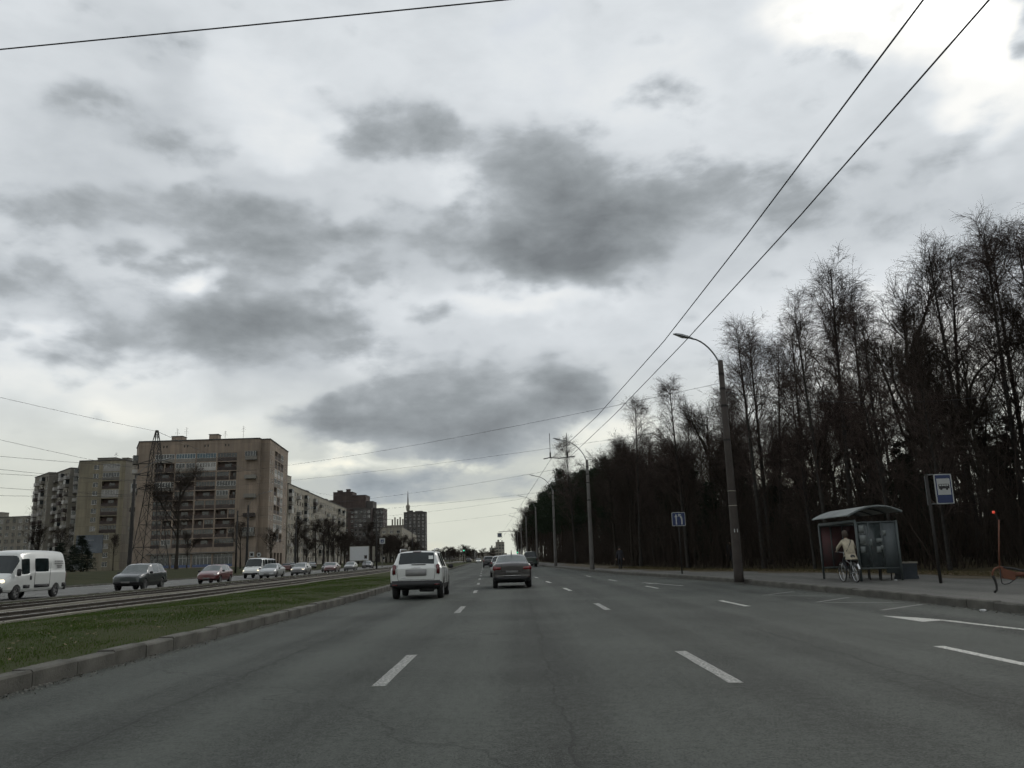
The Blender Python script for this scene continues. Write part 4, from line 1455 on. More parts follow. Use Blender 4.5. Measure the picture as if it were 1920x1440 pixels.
for (x, y, w, d, h, m, lab) in far:
    b = Building('far_block', lab, (x - 18, y, 0), [(-w / 2, 0), (w / 2, 0), (w / 2, d), (-w / 2, d)], h, m)
    b.grid(0, int(h / 3.2), max(3, int(w / 5)), 2.2, 1.6, 2, 3.0); b.finish(); b.roof_box(-w * .2, 6, w * .2, 5, 2.5); b.roof_box(w * .25, 6, w * .12, 4, 1.8)

# ---- television mast
t = thing('television_mast', 'thin television mast on the horizon behind the grey slab tower', 'mast', (-116, 900, 0))
m = MB()
for k in range(3):
    a = 2 * math.pi * k / 3
    m.tube([(4.2 * math.cos(a), 4.2 * math.sin(a), 0), (1.5 * math.cos(a), 1.5 * math.sin(a), 56)], .3, 4)
for k in range(9):
    r = 4.2 - 2.7 * k / 8; z = 56 * k / 8
    m.tube([(r * math.cos(2 * math.pi * j / 3), r * math.sin(2 * math.pi * j / 3), z) for j in (0, 1, 2, 0)], .25, 4)
m.build('lattice', M_conc2, t)
MB().lathe([(54, .1), (54, 1.6), (57, 2.1), (59.5, 2.1), (61, 1.0), (61, .1)], 12, 'Z').build('pod', M_conc2, t)
MB().tube([(0, 0, 60), (0, 0, 68), (0, 0, 75)], [.9, .6, .25], 6).build('spire', M_rust, t)

# ================================================================== VEHICLES
M_tyre = mat('tyre_rubber', (0.014, 0.014, 0.014), 0.85, var=0.3, scale=12)
M_rim = mat('alloy_rim', (0.30, 0.30, 0.30), 0.35, 0.8, var=0.2)
M_plast = mat('black_plastic', (0.018, 0.018, 0.019), 0.7, var=0.3, scale=6)
M_glass = mat('car_glass', (0.010, 0.016, 0.017), 0.05, 0, 0.3, 2.0, spec=0.45)
M_glassl = glass_mat('car_glass_light', (0.06, 0.075, 0.072), 0.05)
M_tail = mat('tail_lamp', (0.085, 0.012, 0.014), 0.2, var=0.25, scale=8, coat=0.6)
M_tailon = mat('tail_lamp_dim', (0.12, 0.010, 0.012), 0.2, var=0.2, scale=8, coat=0.6, emit=(1, .03, .03), estr=0.008)
M_head = mat('head_lamp', (0.55, 0.55, 0.52), 0.12, var=0.2, coat=0.8)
M_headon = mat('head_lamp_lit', (0.7, 0.68, 0.6), 0.2, var=0.1, emit=(1.0, .86, .58), estr=1.6)
M_headfar = mat('head_lamp_far_lit', (0.7, 0.68, 0.6), 0.2, var=0.1, emit=(1.0, .93, .78), estr=2.2)
M_plate = mat('number_plate_blank', (0.12, 0.12, 0.115), 0.7, var=0.35, scale=5)
M_chrome = mat('chrome', (0.5, 0.5, 0.5), 0.15, 1.0, var=0.1)
M_stick = mat('white_sticker', (0.6, 0.62, 0.6), 0.6, var=0.1)


def paint(name, c, rough=0.28):
    return mat('paint_' + name, c, rough, 0.0, 0.06, 1.5, coat=0.7)


P_white = paint('white', (0.50, 0.51, 0.49), .35); P_brown = paint('graphite', (0.024, 0.020, 0.020)); P_red = paint('red', (0.085, 0.014, 0.018))
P_green = paint('dark_green_grey', (0.020, 0.028, 0.028)); P_silver = paint('silver', (0.26, 0.27, 0.27)); P_dark = paint('black', (0.022, 0.022, 0.024))
P_grey = paint('mid_grey', (0.13, 0.13, 0.13)); P_maroon = paint('maroon', (0.10, 0.035, 0.035)); P_blue = paint('blue', (0.045, 0.06, 0.10))
P_dkgreen = paint('bottle_green', (0.02, 0.032, 0.026))

# stations from tail to nose: y, under z, sill z, mid z, belt z, top z, half widths under/mid/belt/roof, [glass top z]
TYPES = {
    'suv': dict(L=4.30, wheel=.345, wy=(.82, 3.48), track=1.56, rg=(2,), ws=(9,), sg=(4, 6, 7), st=[
        (0.00, .52, .60, .78, .98, 1.04, .74, .84, .82, .74), (0.05, .42, .56, .80, 1.02, 1.10, .78, .895, .87, .76), (0.12, .38, .54, .82, 1.05, 1.18, .80, .905, .88, .68),
        (0.40, .34, .52, .82, 1.06, 1.585, .80, .91, .88, .65), (0.58, .32, .52, .80, 1.06, 1.625, .80, .91, .88, .64), (1.25, .28, .50, .78, 1.05, 1.635, .80, .905, .88, .64),
        (1.36, .28, .50, .78, 1.05, 1.635, .80, .905, .88, .64), (2.15, .26, .50, .78, 1.03, 1.63, .80, .905, .88, .64), (2.26, .26, .50, .78, 1.03, 1.62, .80, .905, .88, .64),
        (2.62, .26, .50, .78, 1.02, 1.56, .80, .905, .88, .63), (3.22, .26, .50, .78, 1.01, 1.08, .80, .91, .87, .76), (3.80, .28, .52, .78, .97, 1.03, .80, .90, .84, .72), (4.16, .36, .52, .74, .88, .94, .76, .86, .78, .66), (4.30, .46, .54, .70, .80, .84, .68, .78, .70, .58)]),
    'sedan': dict(L=4.42, wheel=.32, wy=(.86, 3.46), track=1.50, rg=(4,), ws=(9,), sg=(5, 7, 8), st=[
        (0.00, .45, .54, .72, .92, .97, .68, .78, .74, .66), (0.06, .33, .46, .74, .97, 1.05, .72, .845, .80, .70), (0.16, .30, .44, .75, .99, 1.09, .74, .865, .82, .70), (0.52, .26, .42, .75, .985, 1.11, .76, .875, .83, .66),
        (0.66, .25, .42, .75, .98, 1.12, .76, .88, .83, .655), (1.22, .22, .42, .74, .97, 1.41, .76, .88, .83, .575), (1.52, .20, .42, .74, .96, 1.445, .76, .88, .83, .57), (1.62, .20, .42, .74, .96, 1.45, .76, .88, .83, .57),
        (2.36, .20, .42, .73, .94, 1.45, .76, .88, .83, .57), (2.74, .20, .42, .73, .93, 1.40, .76, .88, .83, .57), (3.42, .22, .42, .72, .92, .99, .76, .88, .82, .70), (3.96, .24, .42, .70, .84, .89, .76, .865, .78, .64), (4.28, .30, .42, .64, .74, .78, .70, .80, .70, .56), (4.42, .38, .44, .56, .64, .67, .62, .70, .62, .5)]),
    'hatch': dict(L=4.15, wheel=.31, wy=(.70, 3.26), track=1.48, rg=(2,), ws=(8,), sg=(4, 6, 7), st=[
        (0.00, .46, .54, .74, .92, .97, .70, .80, .76, .66), (0.06, .34, .48, .76, .96, 1.02, .74, .85, .81, .68), (0.14, .32, .46, .76, .98, 1.07, .75, .865, .82, .68),
        (0.62, .26, .44, .75, .98, 1.43, .76, .875, .82, .58), (0.86, .22, .44, .75, .97, 1.46, .76, .875, .82, .575), (1.36, .20, .43, .74, .95, 1.48, .76, .875, .82, .57), (1.46, .20, .43, .74, .95, 1.48, .76, .875, .82, .57),
        (2.20, .20, .43, .73, .93, 1.46, .76, .875, .82, .57), (2.52, .20, .43, .73, .92, 1.40, .76, .875, .82, .57), (3.26, .22, .43, .72, .91, .98, .76, .875, .81, .68), (3.74, .26, .43, .70, .84, .89, .74, .85, .76, .62), (4.04, .32, .44, .64, .74, .78, .68, .78, .68, .54), (4.15, .40, .46, .58, .66, .69, .60, .68, .60, .46)]),
    'van': dict(L=5.60, wheel=.34, wy=(1.0, 4.6), track=1.74, rg=(), ws=(9,), sg=(3, 7), st=[
        (0.00, .46, .56, .90, 1.26, 2.18, .84, .95, .94, .72, 1.92), (0.07, .40, .52, .90, 1.28, 2.30, .90, 1.0, .985, .78, 1.96), (0.30, .38, .50, .90, 1.28, 2.36, .92, 1.01, .995, .80, 1.98),
        (1.75, .36, .50, .90, 1.28, 2.39, .92, 1.01, .995, .81, 1.98), (3.05, .36, .50, .90, 1.28, 2.39, .92, 1.01, .995, .81, 1.98), (3.15, .36, .50, .90, 1.28, 2.39, .92, 1.01, .995, .81, 1.98), (3.42, .36, .50, .90, 1.28, 2.39, .92, 1.01, .995, .81, 1.98),
        (3.50, .36, .50, .90, 1.20, 2.385, .92, 1.01, .99, .80, 1.97), (4.20, .36, .50, .90, 1.16, 2.33, .92, 1.01, .985, .78, 1.94), (4.32, .36, .50, .90, 1.14, 2.12, .92, 1.01, .98, .80, 1.86), (4.94, .36, .50, .86, 1.12, 1.28, .92, 1.0, .95, .84), (5.38, .38, .50, .80, .98, 1.08, .88, .97, .90, .74), (5.52, .42, .52, .74, .86, .92, .82, .90, .80, .64), (5.60, .48, .56, .68, .76, .80, .74, .80, .72, .56)]),
    'minibus': dict(L=4.85, wheel=.33, wy=(.85, 3.75), track=1.62, rg=(1,), ws=(8,), sg=(2, 4, 6), st=[
        (0.00, .46, .56, .85, 1.12, 1.24, .78, .86, .86, .78), (0.08, .40, .50, .85, 1.16, 1.34, .82, .92, .90, .78, 1.30), (0.22, .38, .48, .85, 1.16, 2.02, .84, .93, .90, .72, 1.86),
        (1.20, .36, .48, .85, 1.16, 2.08, .84, .93, .90, .72, 1.90), (1.32, .36, .48, .85, 1.16, 2.08, .84, .93, .90, .72, 1.90), (2.40, .36, .48, .85, 1.16, 2.08, .84, .93, .90, .72, 1.90), (2.52, .36, .48, .85, 1.14, 2.08, .84, .93, .90, .72, 1.90),
        (3.20, .36, .48, .85, 1.12, 2.05, .84, .93, .90, .71, 1.86), (3.32, .36, .48, .85, 1.10, 1.98, .84, .93, .90, .72, 1.82), (3.92, .36, .48, .82, 1.06, 1.20, .84, .93, .88, .80), (4.50, .38, .48, .78, .96, 1.05, .82, .91, .84, .72), (4.76, .42, .50, .70, .82, .88, .76, .84, .74, .60), (4.85, .48, .54, .64, .72, .76, .68, .74, .66, .52)]),
}
BODY = {}


def car_meshes(kind):
    if kind in BODY: return BODY[kind]
    T = TYPES[kind]; st = T['st']
    bm = bmesh.new()
    cr = bm.edges.layers.float.new('crease_edge'); cv = bm.verts.layers.float.new('crease_vert')
    rings = []
    for s in st:
        y, zb, zl, zm, zbelt, ztop, wb, wm, wbelt, wr = s[:10]
        c = max(.12, min(1, (ztop - zbelt) / .3))
        zg = s[10] if len(s) > 10 else ztop - .065 * c
        tg = (zg - zbelt) / max(.05, ztop - zbelt)
        wg = wbelt + (wr + .05 - wbelt) * min(1, tg * 1.06) if len(s) > 10 else wr + .045
        half = [(0, zb), (wb, zb), (wm - .02, zl), (wm, zm), (wbelt, zbelt), (wbelt - .02 * c - .005, zbelt + .03 * c), (wg, zg), (wr - .05, ztop - .012), (0, ztop + .025)]
        ring = [bm.verts.new((x, y, z)) for x, z in half]
        ring += [bm.verts.new((-x, y, z)) for x, z in reversed(half[1:8])]
        rings.append(ring)
    n = 16

    def seg(k):            # ring segment k joins point k and k+1; fold the mirrored half back
        return k if k < 8 else 15 - k
    glass = set()
    for i in range(len(st) - 1):
        for k in range(n):
            f = bm.faces.new((rings[i][k], rings[i][(k + 1) % n], rings[i + 1][(k + 1) % n], rings[i + 1][k]))
            s = seg(k); mi = 0
            if i in T['rg'] and (s == 7 or (s == 6 and kind != 'suv')): mi = 1
            elif i in T['ws'] and s in (6, 7): mi = 2
            elif i in T['sg'] and s == 5: mi = 3 if k < 8 else 4
            elif s in (0, 1): mi = 5
            f.material_index = mi; f.smooth = True
    for ring, flip in ((rings[0], 1), (rings[-1], 0)):
        for k in range(8):
            q = [ring[k], ring[k + 1], ring[(16 - k - 1) % 16], ring[(16 - k) % 16]]
            q2 = []
            for v in q:
                if v not in q2: q2.append(v)
            f = bm.faces.new(q2 if flip else list(reversed(q2))); f.smooth = True
            f.material_index = 5 if k == 0 else 0
    for e in bm.edges:
        ms = {f.material_index for f in e.link_faces}
        if len(ms) > 1: e[cr] = 1.0 if kind in ('van', 'minibus') else .85
    for v in bm.verts:
        ms = {f.material_index for f in v.link_faces}
        if ms & {1, 2, 3, 4} and ms & {0}:
            n_g = sum(1 for f in v.link_faces if f.material_index in (1, 2, 3, 4))
            if n_g == 1: v[cv] = .9 if kind in ('van', 'minibus') else .6
    for r_ in rings:
        for k in (1, 15):
            for e in r_[k].link_edges:
                if abs(e.verts[0].co.y - e.verts[1].co.y) > .01: e[cr] = max(e[cr], .6)
        for k in (4, 12, 7, 9):
            for e in r_[k].link_edges:
                if abs(e.verts[0].co.y - e.verts[1].co.y) > .01: e[cr] = max(e[cr], .35)
    for e in bm.edges:
        if all(v in rings[0] for v in e.verts) or all(v in rings[-1] for v in e.verts): e[cr] = max(e[cr], .3)
    bmesh.ops.recalc_face_normals(bm, faces=bm.faces)
    me = bpy.data.meshes.new('cage'); bm.to_mesh(me); bm.free()
    mats6 = [P_white, M_glass, M_glass, M_glass, M_glass, M_plast]
    for q in mats6: me.materials.append(q)
    o = bpy.data.objects.new('cage', me); C.objects.link(o)
    ss = o.modifiers.new('s', 'SUBSURF'); ss.levels = 2; ss.render_levels = 2
    cut = MB()
    r = T['wheel'] + .055
    for wy in T['wy']:
        for sx in (-1, 1):
            x0 = sx * (T['track'] / 2 - .17); x1 = sx * (T['track'] / 2 + .5)
            nn = 24; vs = []
            for x in (x0, x1):
                for k in range(nn):
                    a = 2 * math.pi * k / nn
                    vs.append((x, wy + r * math.cos(a), T['wheel'] + r * math.sin(a)))
            fs = [(k, (k + 1) % nn, nn + (k + 1) % nn, nn + k) for k in range(nn)] + [tuple(range(nn)), tuple(range(nn, 2 * nn))]
            cut.add(vs, fs, 5)
    co = cut.build('cut', mats6)
    bo = o.modifiers.new('b', 'BOOLEAN'); bo.operation = 'DIFFERENCE'; bo.object = co; bo.solver = 'EXACT'
    dg = bpy.context.evaluated_depsgraph_get(); dg.update()
    full = bpy.data.meshes.new_from_object(o.evaluated_get(dg))
    bpy.data.objects.remove(o); bpy.data.objects.remove(co)
    out = {}
    for mi, nm in ((0, 'body'), (1, 'rear_window'), (2, 'windscreen'), (3, 'side_window'), (4, 'side_window'), (5, 'lower_cladding')):
        b2 = bmesh.new(); b2.from_mesh(full)
        bmesh.ops.delete(b2, geom=[f for f in b2.faces if f.material_index != mi], context='FACES')
        if not b2.faces: b2.free(); continue
        for f in b2.faces: f.material_index = 0
        bmesh.ops.translate(b2, verts=b2.verts, vec=(0, -T['L'] / 2, 0))
        m2 = bpy.data.meshes.new(nm); b2.to_mesh(m2); b2.free()
        m2.materials.append(mats6[mi]); out[(mi, nm)] = m2
    BODY[kind] = out
    return out


WH = {}
def wheel_meshes(r):
    if r in WH: return WH[r]
    w = .105
    t = MB().lathe([(-w, r * .62), (-w, r * .9), (-w * .75, r * .985), (0, r), (w * .75, r * .985), (w, r * .9), (w, r * .62)], 26, 'X')
    ty = t.mesh('wheel', M_tyre, True)
    m = MB()
    m.lathe([(-.02, .001), (-.02, r * .62)], 20, 'X')
    m.lathe([(w * .9, r * .64), (w * .92, r * .57), (w * .3, r * .55)], 20, 'X')
    m.lathe([(w * .82, .001), (w * .82, r * .13), (w * .5, r * .15)], 12, 'X')
    for k in range(5):
        a = 2 * math.pi * k / 5
        ca, sa = math.cos(a), math.sin(a)
        def P(x, rad, off_): return (x, rad * ca - off_ * sa, rad * sa + off_ * ca)
        m.add([P(w * .75, r * .1, -.035), P(w * .75, r * .1, .035), P(w * .85, r * .57, .045), P(w * .85, r * .57, -.045), P(w * .4, r * .1, -.035), P(w * .4, r * .1, .035), P(w * .4, r * .57, .045), P(w * .4, r * .57, -.045)],
              [(0, 1, 2, 3), (0, 3, 7, 4), (1, 5, 6, 2)])
    ri = m.mesh('rim', M_rim)
    WH[r] = (ty, ri)
    return WH[r]


def mesh_recolour(me, m):
    c = me.copy(); c.materials[0] = m
    return c


BOXC = {}
def part_box(t, name, c, s, m, tap=1.0, bev=.02):
    key = (name, tuple(round(v, 3) for v in s), m.name, tap)
    if key not in BOXC:
        bm = bmesh.new(); bmesh.ops.create_cube(bm, size=1.0)
        for v in bm.verts:
            k = tap if v.co.z > 0 else 1
            v.co = Vector((v.co.x * s[0] * k, v.co.y * s[1], v.co.z * s[2]))
        bb = min(bev, min(s) * .3)
        bmesh.ops.bevel(bm, geom=list(bm.edges), offset=bb, segments=2, affect='EDGES')
        for f in bm.faces: f.smooth = True
        me = bpy.data.meshes.new(name); bm.to_mesh(me); bm.free(); me.materials.append(m)
        BOXC[key] = me
    return link(name, BOXC[key], t, c)


def make_car(kind, pm, label, x, y, rz, cat='car', name='car', lit=False, glassm=None, clad=None, plate=True, group=None, rear=True, detail=True, sill=0.0):
    T = TYPES[kind]; Lh = T['L'] / 2
    t = thing(name, label, cat, (x, y, sill), rz, group)
    for (mi, nm), me in car_meshes(kind).items():
        m2 = me
        if mi == 0 or (mi == 5 and clad is None): m2 = mesh_recolour(me, pm)
        elif mi == 5: m2 = mesh_recolour(me, clad)
        elif glassm: m2 = mesh_recolour(me, glassm)
        link(nm, m2, t)
    r = T['wheel']; ty, ri = wheel_meshes(r)
    for wy in T['wy']:
        for sx in (-1, 1):
            w = link('wheel', ty, t, (sx * T['track'] / 2, wy - Lh, r), 0 if sx > 0 else math.pi)
            if detail: link('rim', ri, w)
    st = T['st']
    hw = st[len(st) // 2][7]
    if detail:
        my = st[T['ws'][0] + 1][0] - Lh - .25; mz = st[T['ws'][0] + 1][4] + .06
        for sx in (-1, 1):
            part_box(t, 'wing_mirror', (sx * (hw + .09), my, mz + (.12 if kind == 'van' else 0)), (.2, .1, .15 if kind != 'van' else .34), M_plast, bev=.04)
    hm = M_headon if lit else M_head
    if kind == 'suv':
        for sx in (-1, 1):
            part_box(t, 'tail_light', (sx * .745, .06 - Lh, 1.0), (.15, .16, .36), M_tail, .88, .03)
            part_box(t, 'head_light', (sx * .66, 4.10 - Lh, .80), (.34, .22, .17), hm, bev=.05)
        part_box(t, 'rear_bumper', (0, .03 - Lh, .515), (1.76, .24, .24), M_plast, bev=.05)
        part_box(t, 'front_bumper', (0, 4.24 - Lh, .52), (1.44, .16, .2), M_plast, bev=.05)
        part_box(t, 'grille', (0, 4.235 - Lh, .74), (.8, .08, .13), M_plast)
    elif kind == 'sedan':
        for sx in (-1, 1):
            part_box(t, 'tail_light', (sx * .65, .045 - Lh, .86), (.40, .13, .2), M_tailon, bev=.04)
            part_box(t, 'head_light', (sx * .58, 4.24 - Lh, .68), (.36, .22, .12), hm, bev=.04)
        part_box(t, 'rear_bumper_insert', (0, .005 - Lh, .43), (1.25, .1, .17), M_plast, bev=.03)
        part_box(t, 'grille', (0, 4.375 - Lh, .6), (.7, .06, .1), M_plast)
    elif kind == 'hatch':
        for sx in (-1, 1):
            part_box(t, 'tail_light', (sx * .735, .06 - Lh, .93), (.16, .14, .26), M_tail, bev=.03)
            part_box(t, 'head_light', (sx * .56, 3.98 - Lh, .69), (.34, .24, .14), hm, bev=.05)
        part_box(t, 'grille', (0, 4.09 - Lh, .52), (.8, .08, .16), M_plast)
    elif kind == 'van':
        for sx in (-1, 1):
            part_box(t, 'tail_light', (sx * .93, .02 - Lh, 1.0), (.1, .08, .45), M_tail)
            part_box(t, 'head_light', (sx * .69, 5.43 - Lh, .86), (.36, .2, .26), hm, bev=.05)
        part_box(t, 'front_bumper', (0, 5.55 - Lh, .5), (1.72, .2, .32), M_plast, bev=.06)
        part_box(t, 'rear_bumper', (0, .0 - Lh, .46), (1.92, .14, .2), M_plast)
        for sx in (-1, 1):
            part_box(t, 'side_moulding', (sx * 1.005, 3.8 - Lh, .62), (.04, .55, .16), M_plast)
            part_box(t, 'side_moulding', (sx * 1.005, 2.4 - Lh, .62), (.04, 1.35, .16), M_plast)
            part_box(t, 'corner_moulding', (sx * .955, .22 - Lh, .62), (.12, .5, .26), M_plast, bev=.04)
            part_box(t, 'door_handle', (sx * 1.005, 3.46 - Lh, 1.03), (.04, .16, .2), M_plast)
        for sx in (-1, 1):
            part_box(t, 'door_seam', (sx * 1.008, 3.1 - Lh, 1.15), (.012, .014, 1.2), M_plast)
            part_box(t, 'door_seam', (sx * 1.008, 1.68 - Lh, 1.15), (.012, .014, 1.2), M_plast)
    elif kind == 'minibus':
        for sx in (-1, 1):
            part_box(t, 'tail_light', (sx * .85, .03 - Lh, 1.0), (.1, .1, .4), M_tail)
            part_box(t, 'head_light', (sx * .66, 4.70 - Lh, .77), (.3, .2, .17), hm, bev=.05)
        part_box(t, 'front_bumper', (0, 4.8 - Lh, .5), (1.5, .16, .24), M_plast, bev=.05)
        part_box(t, 'grille', (0, 4.74 - Lh, .72), (.8, .1, .14), M_plast)
    if plate:
        zr = {'suv': .90, 'sedan': .70, 'hatch': .62, 'van': .66, 'minibus': .72}[kind]
        zf = {'suv': .52, 'sedan': .46, 'hatch': .42, 'van': .52, 'minibus': .52}[kind]
        part_box(t, 'number_plate', (0, -Lh - .012, zr), (.52, .03, .115), M_plate, bev=.006)
        part_box(t, 'number_plate', (0, Lh + (.05 if kind != 'sedan' else .01), zf), (.52, .02, .115), M_plate, bev=.006)
    return t



from mathutils.bvhtree import BVHTree
SURF = {}
M_seam = mat('panel_gap', (.008, .008, .008), .9)


def surf(kind):
    if kind not in SURF:
        V, F = [], []
        for me in car_meshes(kind).values():
            o_ = len(V); V += [v.co.copy() for v in me.vertices]; F += [tuple(i + o_ for i in p.vertices) for p in me.polygons]
        SURF[kind] = BVHTree.FromPolygons(V, F)
    return SURF[kind]


def seam(t, kind, pts, side, r=.007, m=None, name='panel_gap'):
    """gap line laid on the body: side 'rear' takes (x,z) points, 'L'/'R' take (y,z)"""
    b_ = surf(kind); P = []
    pts = [Vector(p) for p in pts]
    for a, c in zip(pts, pts[1:]):
        n_ = max(2, int((c - a).length / .06))
        for k in range(n_ + 1):
            q = a.lerp(c, k / n_)
            if side == 'rear': hit = b_.ray_cast(Vector((q.x, -5, q.y)), Vector((0, 1, 0)))
            else:
                s_ = -1 if side == 'L' else 1
                hit = b_.ray_cast(Vector((s_ * 3, q.x, q.y)), Vector((-s_, 0, 0)))
            if hit[0] is not None: P.append(hit[0])
    if len(P) > 1: MB().tube(P, r, 4, cap=False).build(name, m or M_seam, t)


def door_seams(t, kind, y0, y1, y2, z0, z1):
    for sd_ in ('L', 'R'):
        for y in (y0, y1, y2): seam(t, kind, [(y, z0), (y, z1)], sd_)
        seam(t, kind, [(y0, z0), (y2, z0)], sd_)
        for y in (y0 + .12, y1 + .12): seam(t, kind, [(y, z1 - .13), (y + .17, z1 - .13)], sd_, .014, name='door_handle')


# ---- ahead of us
t = make_car('suv', P_white, 'white off-road estate car with black bumpers driving ahead in the left lane', -3.52, 29.2 + 2.15, 0.012, clad=M_plast)
Lh = 2.15
for sx in (-1, 1):
    MB().tube([(sx * .60, .5 - Lh, 1.60), (sx * .61, .62 - Lh, 1.69), (sx * .60, 2.3 - Lh, 1.71), (sx * .60, 2.5 - Lh, 1.62)], .022, 6).build('roof_rail', M_chrome, t, smooth=True)
part_box(t, 'plate_recess', (0, -.01 - Lh, .90), (.72, .05, .22), mat('recess_grey', (.22, .22, .215), .6), bev=.03)
MB().add([(0.42, .243 - Lh, 1.34), (.58, .243 - Lh, 1.34), (.57, .295 - Lh, 1.46), (.42, .295 - Lh, 1.46)], [(0, 1, 2, 3)]).build('window_sticker', M_stick, t, loc=(0, -.045, .0))
part_box(t, 'rear_wiper', (.08, .08 - Lh, 1.17), (.5, .03, .025), M_plast)
part_box(t, 'exhaust_silencer', (.35, .25 - Lh, .33), (.5, .3, .16), M_plast)
part_box(t, 'tow_bar', (0, .0 - Lh, .40), (.7, .08, .05), M_plast)

seam(t, 'suv', [(-.64, 1.16), (-.66, .95), (-.62, .66), (.62, .66), (.66, .95), (.64, 1.16)], 'rear')
seam(t, 'suv', [(-.16, 1.06), (.16, 1.06)], 'rear', .013, M_chrome, 'tailgate_handle')
seam(t, 'suv', [(-.5, .735), (-.36, .735)], 'rear', .011, M_chrome, 'badge')
for sx in (-1, 1): part_box(t, 'reflector', (sx * .72, -.092 - Lh, .50), (.16, .012, .04), M_tail)
part_box(t, 'high_brake_light', (0, .42 - Lh, 1.605), (.3, .04, .025), M_tail)
door_seams(t, 'suv', -1.0, -.05, 1.0, .55, 1.02)

t = make_car('sedan', P_brown, 'dark graphite saloon driving ahead in the middle lane', -0.28, 37.1 + 2.2, 0.02, clad=M_plast, glassm=M_glassl)
MB().tube([(0, 1.35 - 2.21, 1.45), (0, 1.2 - 2.21, 1.66)], [.03, .008], 5).build('roof_aerial', M_plast, t)
part_box(t, 'bumper_trim', (0, -.035 - 2.21, .545), (.8, .03, .025), M_chrome)
seam(t, 'sedan', [(-.46, 1.04), (-.46, .72), (.46, .72), (.46, 1.04)], 'rear')
seam(t, 'sedan', [(-.78, .60), (.78, .60)], 'rear')
for sx in (-1, 1): part_box(t, 'reflector', (sx * .66, .02 - 2.21, .47), (.14, .02, .04), M_tail)
part_box(t, 'exhaust_tip', (.55, .04 - 2.21, .30), (.1, .12, .06), M_chrome)
door_seams(t, 'sedan', -.85, .0, 1.0, .45, .92)
make_car('hatch', P_silver, 'silver hatchback half hidden ahead of the graphite saloon', -1.15, 62, 0.03)
make_car('suv', P_dark, 'dark estate car farther ahead in the middle lane', -4.3, 128, 0.038, clad=M_plast)
make_car('minibus', P_dkgreen, 'dark green minibus ahead in the right lane beyond the graphite saloon', 1.75, 118, 0.038, cat='minibus', name='minibus')

# ---- coming towards us on the left
PI = math.pi
t = make_car('van', P_white, 'white delivery van with one side window cut by the left edge', -25.2, 42.75, PI + .02, cat='van', name='van', lit=True)
# rows of small dark lettering on the van's rear quarter, too small to read
M_letter = mat('van_lettering', (.05, .05, .05), .7)
lrnd = random.Random(2)
m = MB()
for row, (ya, yb, z) in enumerate(((.38, 1.18, 1.80), (.34, 1.2, 1.69), (.5, 1.0, 1.58), (.55, .95, 1.49))):
    yy = ya
    while yy < yb:
        w = lrnd.uniform(.04, .085)
        m.add([(-1.0 + .129 * max(0, z - 1.28), yy - 2.8, z), (-1.0 + .129 * max(0, z - 1.28), yy + w - 2.8, z), (-.992 + .129 * max(0, z - 1.28), yy + w - 2.8, z + .06), (-.992 + .129 * max(0, z - 1.28), yy - 2.8, z + .06)], [(0, 1, 2, 3)])
        yy += w + .02
m.build('lettering', M_letter, t, loc=(-.022, 0, 0))
part_box(t, 'windscreen_wiper', (.35, 4.68 - 2.8, 1.60), (.7, .03, .03), M_plast)


def oncoming(kind, pm, label, rel, y, **k):
    return make_car(kind, pm, label, rel + off(y), y, PI + .036, **k)


t = oncoming('suv', P_green, 'dark green-grey crossover behind the white van', -22.95, 53.6, glassm=M_glassl, clad=M_plast)
door_seams(t, 'suv', -1.0, -.05, 1.0, .55, 1.02)
t = oncoming('hatch', P_red, 'dark red hatchback alone on the opposite carriageway', -22.95, 68.4, glassm=M_glassl)
door_seams(t, 'hatch', -.75, .05, .95, .48, .92)
oncoming('minibus', P_white, 'white minibus with lit headlamps before the tan block', -25.4, 90, cat='minibus', name='minibus', lit=True)
oncoming('minibus', P_dark, 'dark high-roofed minibus behind the white minibus', -27.0, 99, cat='minibus', name='minibus')
oncoming('sedan', P_silver, 'silver saloon beside the white minibus', -22.9, 86.5, glassm=M_glassl)
oncoming('hatch', P_grey, 'grey hatchback with lit headlamps behind the silver saloon', -23.0, 100.5, lit=True, glassm=M_glassl)
oncoming('sedan', P_maroon, 'maroon saloon first of the far oncoming pair', -23.2, 122, glassm=M_glassl)
oncoming('hatch', P_dark, 'black hatchback just behind the maroon saloon', -25.5, 132, glassm=M_glassl)
oncoming('hatch', P_grey, 'grey car last of the far oncoming group', -23.2, 139, glassm=M_glassl)
oncoming('sedan', P_dark, 'black saloon near the white billboard', -26.5, 184, glassm=M_glassl)
oncoming('suv', P_grey, 'grey estate car behind the black saloon near the billboard', -28.5, 196, glassm=M_glassl)
# parked along the service road
pk = random.Random(4)
for i, (x, y, k, pm, lab) in enumerate([(-41.0, 150, 'hatch', P_maroon, 'maroon car parked at the corner of the tan block'), (-43.5, 163, 'sedan', P_grey, 'grey car parked beside the long pale block'), (-44.6, 176, 'hatch', P_blue, 'blue car parked beside the long pale block'),
                                        (-45.6, 188, 'sedan', P_silver, 'silver car parked farthest along the long pale block'), (-78, 150, 'hatch', P_silver, 'silver car parked by the dark fir bushes')]):
    make_car(k, pm, lab, x, y, .3, detail=False, plate=False, sill=ground_z(x - off(y), y) + .04)
